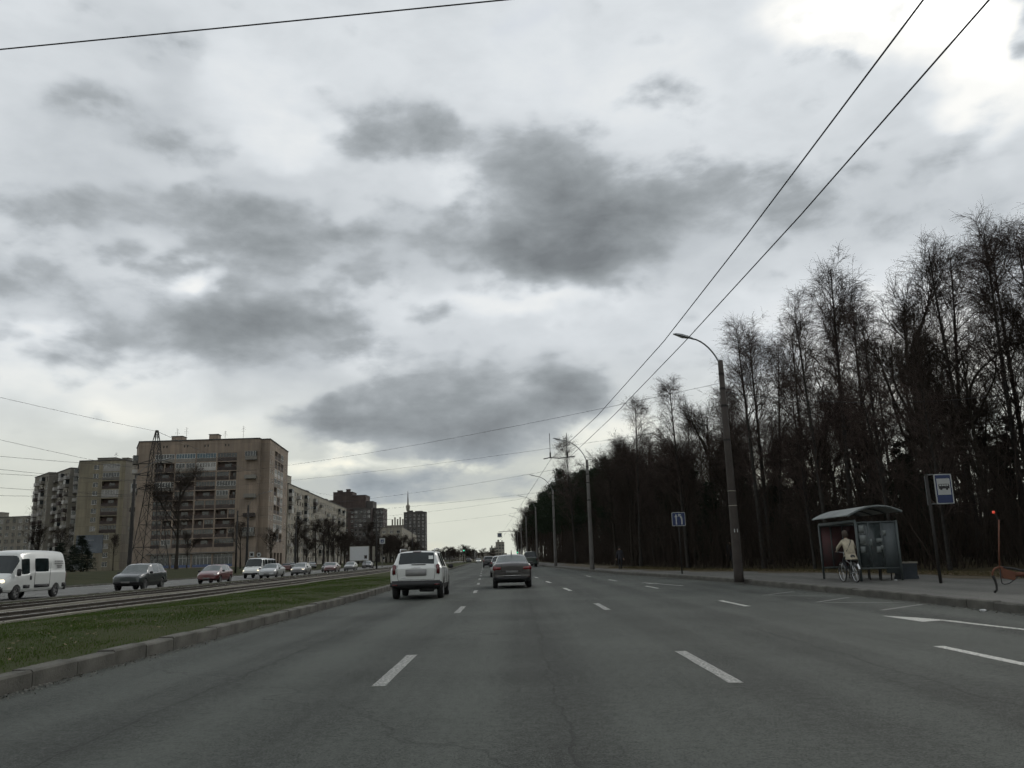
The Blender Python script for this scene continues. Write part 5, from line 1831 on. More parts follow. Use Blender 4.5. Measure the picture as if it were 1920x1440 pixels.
# far traffic at the crossing
for i in range(7):
    y = 205 + 9 * i
    make_car('hatch' if i % 2 else 'sedan', [P_silver, P_grey, P_white, P_dark][i % 4], 'car with lit headlamps waiting in the far queue left of the avenue', -15.5 - (i % 2) * 3.2 + off(y) - 0, y, PI + .038, detail=False, plate=False, lit=True, group='queue of far cars with headlamps on')
make_car('sedan', P_white, 'far white saloon with lamps lit straight down the avenue', -3.2 + off(268), 268, PI + .038, detail=False, plate=False, lit=True)
make_car('suv', P_dark, 'far black car left of the white saloon down the avenue', -7.2 + off(285), 285, .038, detail=False, plate=False)
make_car('hatch', P_dark, 'far black hatchback right of the white saloon down the avenue', .8 + off(262), 262, .038, detail=False, plate=False)
make_car('sedan', P_grey, 'far grey saloon at the end of the right lane', 4.2 + off(300), 300, .038, detail=False, plate=False)

# ================================================================== STREET FURNITURE
M_steel = mat('lamp_post_brown', (0.040, 0.033, 0.028), 0.9, 0.0, var=0.25, scale=2, bump=0.2, bscale=20)
M_cpost = mat('lamp_post_concrete', (0.095, 0.09, 0.083), 0.9, var=0.25, scale=1.5, bump=0.3, bscale=18)
M_galv = mat('galvanised', (0.12, 0.125, 0.125), 0.6, 0.3, var=0.2, scale=3)
M_lamp = mat('lamp_head', (0.22, 0.23, 0.23), 0.4, 0.2, var=0.1)
M_lens = mat('lamp_lens', (0.45, 0.46, 0.44), 0.2, var=0.1)
M_dark = mat('dark_iron', (0.025, 0.023, 0.021), 0.8, 0.3, var=0.3, scale=3)
M_wire = mat('wire', (0.018, 0.018, 0.02), 0.7, var=0.2)
M_white = mat('sign_white', (0.30, 0.31, 0.30), 0.5, var=0.05)
M_blue = mat('sign_blue', (0.005, 0.017, 0.072), 0.5, var=0.1)
M_black = mat('sign_black', (0.01, 0.01, 0.011), 0.6, var=0.1)
M_signback = mat('sign_back', (0.055, 0.06, 0.06), 0.6, 0.3, var=0.15)


def lamp_post(x, y, label, m, h=9.1, arm=(-1.15, 1.0), r0=.20, z=.17, group=None, tall_bands=True, arc=0.45):
    t = thing('street_lamp', label, 'street lamp', (x, y, z), 0, group)
    MB().tube([(0, 0, -.1), (0, 0, .25), (-.01, 0, h * .5), (-.03, 0, h)], [r0 * 1.05, r0, r0 * .78, r0 * .56], 14).build('post', m, t, smooth=True)
    ax, az_ = arm
    pts = []
    for k in range(9):
        u = k / 8
        pts.append((-.03 + ax * (1 - math.cos(u * math.pi / 2)) ** .8 if arc > .6 else -.03 + ax * u ** 1.35, 0, h - .3 + (az_ + .3) * (math.sin(u * math.pi / 2) if arc > .6 else (1 - (1 - u) ** 1.6))))
    MB().tube(pts, .035, 8).build('arm', M_galv, t, smooth=True)
    e = pts[-1]; s = 1 if ax > 0 else -1
    hd = MB()
    tilt = .28
    def Q(a, w, zz): return (e[0] + s * a, w, e[2] + a * tilt + zz)
    sec = [(-.08, .05, .04), (.1, .10, .07), (.4, .15, .09), (.68, .11, .06), (.78, .03, .02)]
    vs = []; fs = []
    for a, w, hh in sec:
        vs += [Q(a, -w, 0), Q(a, -w * .7, hh), Q(a, w * .7, hh), Q(a, w, 0)]
    for i in range(len(sec) - 1):
        for k in range(4): fs.append((i * 4 + k, i * 4 + (k + 1) % 4, (i + 1) * 4 + (k + 1) % 4, (i + 1) * 4 + k))
    fs += [(0, 1, 2, 3), (16, 17, 18, 19)]
    hd.add(vs, fs); hd.build('lamp_head', M_lamp, t, smooth=False)
    MB().add([Q(.12, -.09, -.01), Q(.12, .09, -.01), Q(.4, .12, -.05), Q(.66, .08, -.01), Q(.66, -.08, -.01), Q(.4, -.12, -.05)], [(0, 1, 2, 5), (5, 2, 3, 4)]).build('lens', M_lens, t)
    for zz in ((h * .62, h * .78, h * .86, h * .93) if tall_bands else (h * .8,)):
        rr = r0 * (1 - .44 * zz / h) + .012
        MB().lathe([(zz, rr - .01), (zz, rr), (zz + .09, rr), (zz + .09, rr - .01)], 14, 'Z', (-.03 * zz / h, 0, 0)).build('clamp_band', M_dark, t)
    return t


t = lamp_post(8.93, 34.4, 'nearest street lamp, thick brown post standing on the kerb', M_steel, r0=.19)
for zz in (2.95, 3.55):
    rr = .19 * (1 - .44 * zz / 9.1) + .012
    MB().lathe([(zz, rr), (zz + .03, rr)], 14, 'Z', (-.01, 0, 0)).build('painted_ring', M_conc2, t)
for dx in (-.07, .05):
    MB().box((dx, -.186, 1.95), (.035, .012, .14)).build('painted_mark', M_white, t)
tag_l = ['second street lamp, pale concrete post left of the blue lane sign', 'third street lamp before the pines', 'fourth street lamp along the wood, partly hidden', 'fifth street lamp along the wood']
for i, y in enumerate((72, 104, 139, 172)):
    lamp_post(kerb_r(y) + .45, y, tag_l[i], M_cpost, h=9.3, arm=(-2.1, 1.75), arc=.9)
lamp_post(kerb_r(205) + .8, 205, 'farthest street lamp on the right at the end of the wood', M_cpost, h=9.3, arm=(-2.1, 1.75), arc=.9)
ll = ['tallest street lamp on the left, dark post in front of the pylon', 'street lamp on the left before the corner of the tan block', 'street lamp on the left before the long pale block', 'street lamp on the left at the far end of the pale block']
for i, (x, y, z) in enumerate(((-41.3, 90, .55), (-43.2, 135, .6), (-47.2, 180, .7), (-52.6, 230, .8))):
    lamp_post(x, y, ll[i], M_dark, h=10.3, arm=(3.1, 2.0), r0=.24, z=z, arc=.9)
# plain tram-wire masts
for i, (x, y, lab) in enumerate(((-42.6, 128, 'plain dark mast next to the lamp before the tan block'), (-24.4 + off(155) + 3.4, 155, 'thin mast beside the tracks left of the white car'), (-20.9 + off(230), 230, 'thin far mast beside the tracks'))):
    t = thing('wire_mast', lab, 'mast', (x, y, .1))
    MB().tube([(0, 0, -.1), (0, 0, 9.5)], [.16, .11], 8).build('post', M_dark, t, smooth=True)
    MB().tube([(0, 0, 8.6), (2.6, 0, 8.9)], .03, 5).build('bracket', M_dark, t)

# ---- lattice pylon
t = thing('lattice_pylon', 'rusty steel lattice pylon in front of the tan block', 'pylon', (-56.6, 130, .95))
secs = [(0, 2.3), (3.6, 1.8), (7, 1.4), (10, 1.1), (12.6, .88), (14.8, .74), (16.6, .68), (18.2, .62), (20, .4), (21.8, .14)]
m = MB(); corners = lambda w, z: [(-w, -w, z), (w, -w, z), (w, w, z), (-w, w, z)]
for c in range(4):
    for (z0, w0), (z1, w1) in zip(secs, secs[1:]):
        m.tube([corners(w0, z0)[c], corners(w1, z1)[c]], .065, 4)
m.build('leg', M_dark, t)
m = MB()
for (z0, w0), (z1, w1) in zip(secs, secs[1:]):
    a, b_ = corners(w0, z0), corners(w1, z1)
    for c in range(4):
        d = (c + 1) % 4
        m.tube([a[c], b_[d]], .034, 4); m.tube([a[d], b_[c]], .034, 4); m.tube([b_[c], b_[d]], .034, 4)
m.build('bracing', M_dark, t)
for zz, w in ((16.6, 2.6), (14.8, 3.0), (12.6, 2.6)):
    m = MB()
    for s in (-1, 1):
        m = MB().tube([(s * .7, 0, zz + .5), (s * w, 0, zz)], .06, 4).tube([(s * .7, 0, zz - .1), (s * w, 0, zz)], .06, 4)
        m.tube([(s * w, 0, zz), (s * w, 0, zz - .9)], .09, 5)
        m.build('cross_arm', M_dark, t)


# ---- wires
def wire(a, b, sag, label, r=.012, group=None, n=18, name='overhead_wire'):
    a, b = Vector(a), Vector(b)
    pts = [a.lerp(b, k / n) - Vector((0, 0, sag * 4 * (k / n) * (1 - k / n))) for k in range(n + 1)]
    o = MB().tube(pts, r, 5).build(name, M_wire, smooth=True)
    return tag(o, label, 'wire', group)


def poly_wire(pts, label, r=.009, group=None):
    o = MB().tube(pts, r, 6).build('trolley_wire', M_wire, smooth=True)
    return tag(o, label, 'wire', group)


LW = [(3.72, -8, 5.85), (3.56, 6.2, 5.8), (3.48, 11.4, 5.8), (3.32, 17.4, 5.8), (2.78, 27, 5.8), (1.74, 39.5, 5.85), (.55, 72, 5.85), (-.7, 104, 5.85), (-2.0, 139, 5.85), (-4.5, 205, 5.85), (-9, 320, 5.85)]
RW = [(4.3, -8, 5.85), (4.13, 6.2, 5.8), (4.04, 10.7, 5.8), (3.79, 17.5, 5.8), (3.32, 27, 5.8), (2.56, 39.5, 5.85), (1.25, 72, 5.85), (0, 104, 5.85), (-1.3, 139, 5.85), (-3.8, 205, 5.85), (-8.3, 320, 5.85)]
poly_wire(LW, 'left one of the two trolley wires crossing the sky to the upper right')
poly_wire(RW, 'right one of the two trolley wires crossing the sky to the upper right')
wire((-40, 11.9, 7.6), (11.5, 6.35, 7.0), .25, 'long span wire crossing the top left corner of the sky', .008)
wire((-41.3, 90, 10.9), (8.9, 34.4, 8.3), .9, 'span wire above the avenue holding the near trolley-wire hanger', .008)
wire((-41.3, 90, 9.6), (8.9, 34.4, 6.6), .6, 'lower span wire just under the trolley-wire hanger', .006)
wire((-43.2, 135, 10.6), (kerb_r(72) + .7, 72, 9.2), .9, 'farther span wire low over the avenue', .010)
wire((-43.2, 135, 9.2), (kerb_r(72) + .7, 72, 7.2), .6, 'farther lower span wire over the avenue', .009)
wire((-47.2, 180, 10.6), (kerb_r(104) + .7, 104, 9.0), .9, 'third span wire far over the avenue', .010)
wire((-52.6, 230, 10.6), (kerb_r(139) + .7, 139, 9.0), .9, 'faintest far span wire over the avenue', .010)
wire((8.9, 34.4, 7.9), (24, 38, 8.2), .5, 'short cable from the nearest lamp post into the wood', .014)
PX, PY = -56.6, 130
for (a, b_, lab) in (((-66, 92, 23.4), (PX, PY, 22.6), 'power line descending from the top left to the pylon tip'), ((-66, 92, 18.6), (PX - 2.6, PY, 16.7), 'second power line below the topmost on the left'),
                     ((-66, 92, 15.6), (PX + 2.6, PY, 16.6), 'nearly level power line left of the pylon'), ((-66, 92, 14.3), (PX - 3, PY, 14.8), 'fourth power line on the left'),
                     ((-66, 92, 13.4), (PX + 3, PY, 14.6), 'fifth power line on the left'), ((-66, 92, 12.0), (PX - 2.6, PY, 12.6), 'sixth power line on the left'), ((-66, 92, 10.6), (PX + 2.6, PY, 12.4), 'lowest power line on the left')):
    d = Vector(b_) - Vector(a)
    wire(Vector(a) - d * .6, b_, .5, lab, .022)
wire((PX, PY, 22.6), (-86, 400, 33), 2.0, 'power line running from the pylon past the tan block into the distance', .03)

# hanger carrying the two trolley wires
t = thing('wire_hanger', 'metal hanger carrying both trolley wires beside the second lamp', 'hanger', (2.15, 39.5, 5.9))
for x in (-.42, .40):
    MB().tube([(x, 0, 0), (x, 0, 1.2)], .015, 5).build('rod', M_dark, t)
    MB().tube([(x, 0, 0), (x, 0, .28)], .04, 6).build('insulator', M_dark, t)
MB().tube([(-.75, 0, -.02), (-.42, 0, .04), (0, 0, -.01), (.40, 0, .04), (.75, 0, .06)], .025, 5).build('cross_bar', M_dark, t)


# ---- signs
def rrect(w, h, r, n=4):
    P = []
    for cx, cy, a0 in ((w / 2 - r, -h / 2 + r, -90), (w / 2 - r, h / 2 - r, 0), (-w / 2 + r, h / 2 - r, 90), (-w / 2 + r, -h / 2 + r, 180)):
        for k in range(n + 1):
            a = R(a0 + 90 * k / n); P.append((cx + r * math.cos(a), cy + r * math.sin(a)))
    return P


def panel(t, name, w, h, z, m, y=-.05, th=.02, x=0, r=.05, parent=None):
    return MB().prism(rrect(w, h, r), (1, 0, 0), (0, 0, 1), (0, 1, 0), th, (x, y, z)).build(name, m, parent or t)


def flat(t, name, pts, m, y):
    return MB().add([(a, y, b_) for a, b_ in pts], [tuple(range(len(pts)))]).build(name, m, t, fix=False)


# blue lane sign
t = thing('lane_sign', 'blue square lane sign with two white arrows on a thin post', 'road sign', (8.95, 46.3, .17), .03)
MB().tube([(0, 0, 0), (0, 0, 3.4)], .035, 8).build('post', M_dark, t, smooth=True)
panel(t, 'sign_rim', .74, .74, 2.95, M_white, -.06)
panel(t, 'sign_face', .69, .69, 2.95, M_blue, -.066, .006)
Z = 2.95; y_ = -.0685
flat(t, 'straight_arrow', [(-.17, Z - .29), (-.10, Z - .29), (-.10, Z + .12), (-.05, Z + .12), (-.135, Z + .29), (-.22, Z + .12), (-.17, Z + .12)], M_white, y_)
o = MB()
o.add([(x, y_, z) for x, z in [(.13, Z - .29), (.21, Z - .29), (.21, Z + .02), (.13, Z + .02), (.19, Z + .12), (.11, Z + .07), (.10, Z + .21), (.055, Z + .15), (.02, Z + .27), (.0, Z + .14), (-.02, Z + .28), (.17, Z + .26)]],
      [(0, 1, 2, 3), (3, 2, 4, 5), (5, 4, 6, 7), (9, 11, 10)])
o.build('merging_arrow', M_white, t, fix=False)

# bus stop sign: two panels in a V on one post
t = thing('bus_stop_sign', 'tall blue bus stop sign with a bus pictogram on a post', 'bus stop sign', (12.82, 25.9, .17), -.02)
MB().tube([(0, 0, 0), (-.02, 0, 3.3)], [.05, .045], 8).build('post', M_dark, t, smooth=True)
s1 = bpy.data.objects.new('sign_panel', MB().prism(rrect(.54, .92, .05), (1, 0, 0), (0, 0, 1), (0, 1, 0), .02, (.45, -.05, 2.83)).mesh('sign_panel', M_white)); C.objects.link(s1); s1.parent = t
panel(t, 'sign_face', .47, .86, 2.83, M_blue, -.056, .006, .45, .03, s1)
panel(t, 'sign_field', .40, .50, 2.90, M_white, -.062, .005, .45, .01, s1)
bz = 2.90; bx = .45; yy = -.0645
bus = MB()
bus.add([(bx + a, yy, bz + c) for a, c in [(-.16, -.06), (.17, -.06), (.17, .03), (.155, .085), (-.15, .085), (-.165, .03)]], [(0, 1, 2, 3, 4, 5)])
for wx in (-.09, .09):
    bus.add([(bx + wx + .036 * math.cos(2 * math.pi * k / 12), yy - .0005, bz - .07 + .036 * math.sin(2 * math.pi * k / 12)) for k in range(12)], [tuple(range(12))])
bus.build('bus_pictogram', M_black, s1, fix=False)
bw = MB()
for k in range(4):
    a = -.135 + .073 * k
    bw.add([(bx + a, yy - .002, bz + .02), (bx + a + .056, yy - .002, bz + .02), (bx + a + .056, yy - .002, bz + .07), (bx + a, yy - .002, bz + .07)], [(0, 1, 2, 3)])
bw.build('bus_pictogram_windows', M_white, s1, fix=False)
# second panel swung away on the other side of the post, seen from its edge
s2 = MB().prism([(0, -.46), (.0, .46), (.62, .46), (.62, -.46)], (.30, .954, 0), (0, 0, 1), (.954, -.30, 0), .02, (.0, .0, 2.83)).build('sign_panel', M_signback, t)
for zz in (2.38, 3.28):
    MB().tube([(-.02, 0, zz), (.2, -.03, zz), (.72, -.04, zz)], .016, 5).build('bracket', M_galv, t)

# small far signs
for (x, y, z, lab, w) in ((-31.9, 200, 6.1, 'small white crossing sign above the far left roadside', 1.3), (-3.2, 160, 5.6, 'small white crossing sign hanging over the far right lane', .85)):
    t = thing('crossing_sign', lab, 'road sign', (x, y, 0))
    xo = 0 if x < -10 else 3.4
    MB().tube([(xo, 0, 0), (xo, 0, z + .8)], .09, 6).build('post', M_cpost, t)
    if xo: MB().tube([(-.2, 0, z + .62), (xo, 0, z + .72)], .045, 5).build('arm', M_dark, t)
    panel(t, 'sign_rim', w, w, z, M_white, -.11, .03, 0, .08)
    panel(t, 'sign_face', w * .55, w * .55, z, M_blue, -.122, .01, 0, .04)
    MB().add([(-w * .13, -.125, z - w * .16), (w * .13, -.125, z - w * .16), (0, -.125, z + w * .17)], [(0, 1, 2)]).build('pictogram', M_white, t, fix=False)
    # walkers on the sign are too small to see at this distance

# traffic lights
M_green = mat('signal_green', (.02, .3, .2), .4, emit=(.08, .9, .5), estr=1.6)
M_red_off = mat('signal_dark', (.03, .012, .01), .4)
def traffic_light(x, y, z, lab, h=None):
    t = thing('traffic_light', lab, 'traffic light', (x, y, 0))
    MB().tube([(0, 0, 0), (0, 0, z + .9)], .08, 6).build('post', M_dark, t)
    MB().box((0, -.2, z), (.4, .3, 1.2)).build('signal_box', M_black, t)
    for k, m in ((-.36, M_green), (0, M_red_off), (.36, M_red_off)):
        MB().lathe([(-.42, .001), (-.42, .12), (-.36, .14)], 12, 'Y', (0, 0, z + k)).build('signal_lamp', m, t)
    return t
traffic_light(-13.8, 220, 3.9, 'green traffic light on the far left side of the crossing')
traffic_light(.1, 205, 2.9, 'green traffic light on the far right beyond the graphite saloon')

# billboard
t = thing('billboard', 'white billboard beside the opposite carriageway', 'billboard', (-33.6, 180, .3), .05)
for x in (-1.2, 1.2): MB().tube([(x, .2, -.3), (x, .2, 4.3)], .12, 6).build('leg', M_cpost, t)
panel(t, 'board', 4.2, 3.1, 2.85, M_conc2, 0, .15, 0, .05)
panel(t, 'poster', 3.9, 2.85, 2.85, mat('poster_white', (.42, .43, .43), .7, var=.06), -.01, .01, 0, .02)
panel(t, 'poster_square', .6, .7, 2.1, M_pard, -.022, .01, 1.35, .02)
t = thing('advert_panel', 'narrow upright white panel right of the billboard', 'advert', (-30.9, 182, .2))
MB().tube([(0, .1, -.2), (0, .1, 3)], .1, 6).build('leg', M_cpost, t)
panel(t, 'board', .6, 3.1, 2.85, M_conc2, 0, .1, 0, .05)
# small round and square signs by the flats
for (x, y, z, lab, rnd) in ((-52.0, 170, 2.6, 'small round white sign at the corner of the tan block', True), (-44.0, 140, 2.3, 'small square white sign before the shop windows', False)):
    t = thing('roadside_sign', lab, 'road sign', (x, y, .8))
    MB().tube([(0, .05, 0), (0, .05, z + .4)], .05, 5).build('post', M_dark, t)
    panel(t, 'sign_face', .8, .9, z, M_white, 0, .03, 0, .38 if rnd else .05)
    panel(t, 'sign_symbol', .4, .45, z, M_dark, -.006, .005, 0, .18 if rnd else .03)

# ---- bus shelter (open side to the road)
M_shel = mat('shelter_frame', (0.075, 0.088, 0.088), 0.55, 0.3, var=0.15, scale=3)
M_shelp = mat('shelter_sheet', (0.062, 0.073, 0.076), 0.6, 0.2, var=0.2, scale=2)
M_shroof = mat('shelter_roof_sheet', (0.17, 0.185, 0.18), 0.5, 0.1, var=0.25, scale=1.5)
M_adred = mat('poster_dull_red', (0.105, 0.028, 0.028), 0.6, scale=1.6, detail=4, c2=(0.035, 0.032, 0.032))
M_paper = mat('paper_notice', (0.13, 0.145, 0.14), 0.7, var=0.35, scale=8)
M_shglass = bpy.data.materials.new('shelter_glass'); M_shglass.use_nodes = True
_b = M_shglass.node_tree.nodes['Principled BSDF']
_n = M_shglass.node_tree.nodes.new('ShaderNodeTexNoise'); _n.inputs['Scale'].default_value = 3
_m = M_shglass.node_tree.nodes.new('ShaderNodeMapRange'); _m.inputs[3].default_value = .45; _m.inputs[4].default_value = .8
M_shglass.node_tree.links.new(_n.outputs['Fac'], _m.inputs[0]); M_shglass.node_tree.links.new(_m.outputs[0], _b.inputs['Alpha'])
_b.inputs['Base Color'].default_value = (.045, .055, .055, 1); _b.inputs['Roughness'].default_value = .15
t = thing('bus_shelter', 'grey bus shelter with curved roof and open front on the pavement', 'bus shelter', (11.68, 29.0, .17))
WX, LY, HZ = 1.40, 3.5, 2.02
for (x, y) in ((0, 0), (WX, 0), (0, LY), (WX, LY), (WX, LY / 2)):
    part_box(t, 'post', (x, y, HZ / 2), (.07, .07, HZ), M_shel, bev=.01)
for y in (0, LY):
    for zz in (.42, HZ - .05): part_box(t, 'rail', (WX / 2, y, zz), (WX - .07, .05, .06), M_shel)
    part_box(t, 'rail', (WX * .30, y, 1.22), (.05, .052, 1.54), M_shel); part_box(t, 'rail', (WX * .62, y, 1.22), (.05, .052, 1.54), M_shel)
for zz in (.42, HZ - .05): part_box(t, 'rail', (WX, LY / 2, zz), (.05, LY - .07, .06), M_shel)
part_box(t, 'front_beam', (0, LY / 2, HZ + .0), (.06, LY, .12), M_shel)
part_box(t, 'side_glass', (WX * .30, 0, 1.22), (WX * .58, .012, 1.5), M_shglass, bev=.002)
part_box(t, 'side_sheet', (WX * .82, 0, 1.12), (WX * .36, .02, 1.75), M_shelp, bev=.004)
part_box(t, 'side_poster', (WX * .5, LY, 1.22), (WX * .94, .02, 1.52), M_adred, bev=.004)
for k in range(4):
    part_box(t, 'back_pane', (WX, .47 + k * .855, 1.22), (.012, .80, 1.5), M_shglass if k % 2 else M_shelp, bev=.002)
for (x, z, w, h) in ((.18, 1.75, .18, .25), (.2, 1.4, .2, .28), (.17, 1.05, .16, .22), (.75, 1.35, .2, .14), (.72, 1.05, .16, .2), (.84, 1.12, .12, .14), (.45, 1.3, .1, .2), (.95, 1.6, .12, .18)):
    part_box(t, 'notice', (x, -.016, z), (w, .006, h), M_paper, bev=.001)
# curved roof: arch across, running along the road
m = MB(); vs = []; fs = []
n = 12
for j, y in enumerate((-.12, LY - .1)):
    for k in range(n + 1):
        u = k / n; x = -.28 + (WX + .5) * u
        zz = HZ + .10 + .40 * math.sin(math.pi * (.06 + .80 * u)) ** .9
        vs += [(x, y, zz), (x, y, zz + .035)]
s_ = 2 * (n + 1)
for k in range(n):
    fs += [(2 * k, 2 * k + 2, s_ + 2 * k + 2, s_ + 2 * k), (2 * k + 1, s_ + 2 * k + 1, s_ + 2 * k + 3, 2 * k + 3), (2 * k, 2 * k + 1, 2 * k + 3, 2 * k + 2), (s_ + 2 * k, s_ + 2 * k + 2, s_ + 2 * k + 3, s_ + 2 * k + 1)]
fs += [(0, s_, s_ + 1, 1), (2 * n, 2 * n + 1, s_ + 2 * n + 1, s_ + 2 * n)]
m.add(vs, fs); m.build('roof', M_shroof, t)
for y in (-.1, LY * .33, LY * .66, LY - .16):
    m = MB(); P = []
    for k in range(n + 1):
        u = k / n; P.append((-.26 + (WX + .46) * u, y, HZ + .08 + .40 * math.sin(math.pi * (.06 + .80 * u)) ** .9))
    m.tube(P, .025, 5); m.build('roof_rib', M_shel, t)
# bench inside
for k in range(3): part_box(t, 'bench_slat', (WX - .28 - .13 * k, LY / 2, .46), (.11, LY - .5, .035), M_shel)
for y in (.35, 1.3, 2.25, 3.15):
    MB().tube([(WX - .2, y, .45), (WX - .22, y, .0)], .025, 5).build('bench_leg', M_dark, t); MB().tube([(WX - .55, y, .45), (WX - .56, y, .0)], .025, 5).build('bench_leg', M_dark, t)

# bin beside it
t = thing('litter_bin', 'dark blue-grey concrete litter bin right of the bus shelter', 'litter bin', (13.72, 30.1, .17))
M_bin = mat('bin_dark', (0.022, 0.028, 0.034), 0.8, var=0.3)
MB().box((0, 0, .27), (.56, .5, .54), taper=1.06).build('body', M_bin, t)
MB().box((0, 0, .565), (.64, .56, .05)).build('rim', M_conc2, t)
MB().box((0, 0, .05), (.62, .56, .1)).build('foot', M_bin, t)

# ---- orange drawbar of a parked works trailer, its body beyond the right edge
M_or = mat('orange_paint', (0.095, 0.030, 0.012), 0.7, var=0.3, scale=4, c2=None)
t = thing('works_trailer', 'orange trailer drawbar with hanging hose at the right edge of the pavement', 'trailer', (11.3, 20.0, .17))
MB().tube([(.25, 0, .42), (.55, 0, .40), (1.9, .1, .42)], [.05, .055, .06], 8).build('drawbar', M_or, t, smooth=True)
MB().add([(.05, -.05, .33), (.32, -.05, .28), (.36, -.05, .46), (.02, -.05, .58), (.05, .05, .33), (.32, .05, .28), (.36, .05, .46), (.02, .05, .58)], [(0, 1, 2, 3), (7, 6, 5, 4), (0, 4, 5, 1), (1, 5, 6, 2), (2, 6, 7, 3), (3, 7, 4, 0)]).build('gusset', M_or, t)
MB().tube([(-.17, 0, .38), (-.16, 0, .47), (-.10, 0, .55), (0, 0, .585), (.12, 0, .575)], .022, 7).build('bent_tube', M_or, t, smooth=True)
MB().tube([(-.17, 0, .40), (-.13, 0, .30), (-.11, 0, .18), (-.12, 0, .06), (-.18, 0, .02)], [.035, .03, .025, .025, .03], 7).build('hanging_hose', M_dark, t, smooth=True)
MB().tube([(.02, -.03, .55), (.0, -.03, .35), (.01, -.03, .22), (.06, -.03, .19), (.18, -.03, .21), (.42, -.03, .36)], .012, 5).build('cable', M_plast, t, smooth=True)
MB().tube([(.1, 0, .58), (.3, 0, .55), (.5, 0, .5), (.9, .05, .44)], .028, 6).build('hose', M_plast, t, smooth=True)
MB().tube([(.02, 0, .55), (.07, 0, 1.0), (.17, 0, 1.68)], .018, 6).build('marker_rod', M_or, t, smooth=True)
MB().tube([(.17, 0, 1.68), (.11, 0, 1.80), (.07, 0, 1.84)], .012, 5).build('lamp_stalk', M_plast, t)
MB().lathe([(-.03, .001), (-.03, .025), (.0, .034), (.03, .025), (.03, .001)], 10, 'Z', (.07, 0, 1.86)).build('red_lamp', mat('red_lamp', (.6, .05, .03), .3, emit=(1, .12, .06), estr=.3), t, smooth=True)
MB().box((2.9, .2, .75), (2.2, 1.3, .9)).box((2.9, .2, 1.25), (2.0, 1.1, .14), m=1).build('trailer_body', [M_or, M_plast], t)
for s in (-.75, .75):
    w = link('wheel', wheel_meshes(.31)[0], t, (2.9, .2 + s, .31), math.pi / 2)
    link('rim', wheel_meshes(.31)[1], w)
MB().tube([(1.3, .05, .42), (1.3, .05, .03)], .03, 6).box((1.3, .05, .015), (.16, .16, .03)).build('prop_leg', M_dark, t)

# ---- loose litter
for i, (x, y, z, s, lab) in enumerate(((9.12, 16.9, .004, .07, 'crumpled white paper in the right gutter'), (12.75, 28.8, .18, .06, 'white paper cup lying before the shelter bench'), (9.1, 40.2, .004, .12, 'pale chunk of rubble against the right kerb'))):
    bm = bmesh.new(); bmesh.ops.create_icosphere(bm, subdivisions=2, radius=s)
    for v in bm.verts: v.co *= random.uniform(.65, 1.2); v.co.z = abs(v.co.z) * .6
    me = bpy.data.meshes.new('scrap_paper'); bm.to_mesh(me); bm.free(); me.materials.append(M_white if i < 2 else M_conc2)
    tag(link('scrap_paper' if i < 2 else 'rubble_chunk', me, None, (x, y, z)), lab, 'litter')

# ================================================================== PEOPLE
def person(name, label, loc, rz, J, mats, pick, hair, hair_m, hands=True):
    """J: joint name -> (co, radius, parent); one skinned surface, coloured by pick(face centre)"""
    t = thing(name, label, 'person', loc, rz)
    names = list(J)
    if hands:
        for s in 'lr':
            w, hnd = Vector(J['wrist_' + s][0]), Vector(J['hand_' + s][0])
            d = (hnd - w).normalized(); sd_ = d.cross(Vector((0, 0, 1)))
            sd_ = sd_.normalized() if sd_.length > .01 else Vector((1, 0, 0))
            for k, (o_, ln) in enumerate(((-.03, .07), (-.01, .08), (.01, .085), (.03, .065))):
                J['fa%d%s' % (k, s)] = (tuple(hnd + sd_ * o_ + d * .03), .0095, 'hand_' + s)
                J['fb%d%s' % (k, s)] = (tuple(hnd + sd_ * o_ + d * (.03 + ln * .8) + Vector((0, 0, -.02))), .008, 'fa%d%s' % (k, s))
            J['th%s' % s] = (tuple(hnd + sd_ * .05 + d * .0), .011, 'hand_' + s)
        names = list(J)
    me = bpy.data.meshes.new('body')
    idx = {n_: i for i, n_ in enumerate(names)}
    me.from_pydata([J[n_][0] for n_ in names], [(idx[J[n_][2]], idx[n_]) for n_ in names if J[n_][2]], [])
    o = bpy.data.objects.new('tmp', me); C.objects.link(o)
    o.modifiers.new('k', 'SKIN'); ss = o.modifiers.new('s', 'SUBSURF'); ss.levels = 2; ss.render_levels = 2
    for i, n_ in enumerate(names):
        r = J[n_][1]; me.skin_vertices[0].data[i].radius = r if isinstance(r, tuple) else (r, r)
        me.skin_vertices[0].data[i].use_root = (i == 0)
    dg = bpy.context.evaluated_depsgraph_get(); dg.update()
    b2 = bpy.data.meshes.new_from_object(o.evaluated_get(dg))
    bpy.data.objects.remove(o)
    b2.name = 'body'
    b2.materials.clear()
    for m in mats: b2.materials.append(m)
    for p in b2.polygons:
        p.use_smooth = True; p.material_index = pick(p.center)
    link('body', b2, t)
    c, r = hair
    bm = bmesh.new(); bmesh.ops.create_uvsphere(bm, u_segments=14, v_segments=10, radius=1)
    for v in bm.verts: v.co = Vector((c[0] + v.co.x * r[0], c[1] + v.co.y * r[1] - .015, c[2] + v.co.z * r[2] + .02))
    bmesh.ops.delete(bm, geom=[v for v in bm.verts if v.co.y > c[1] + r[1] * .45 and v.co.z < c[2] + r[2] * .5], context='VERTS')
    me = bpy.data.meshes.new('hair'); bm.to_mesh(me); bm.free(); me.materials.append(hair_m)
    me.polygons.foreach_set('use_smooth', [True] * len(me.polygons)); link('hair', me, t)
    return t


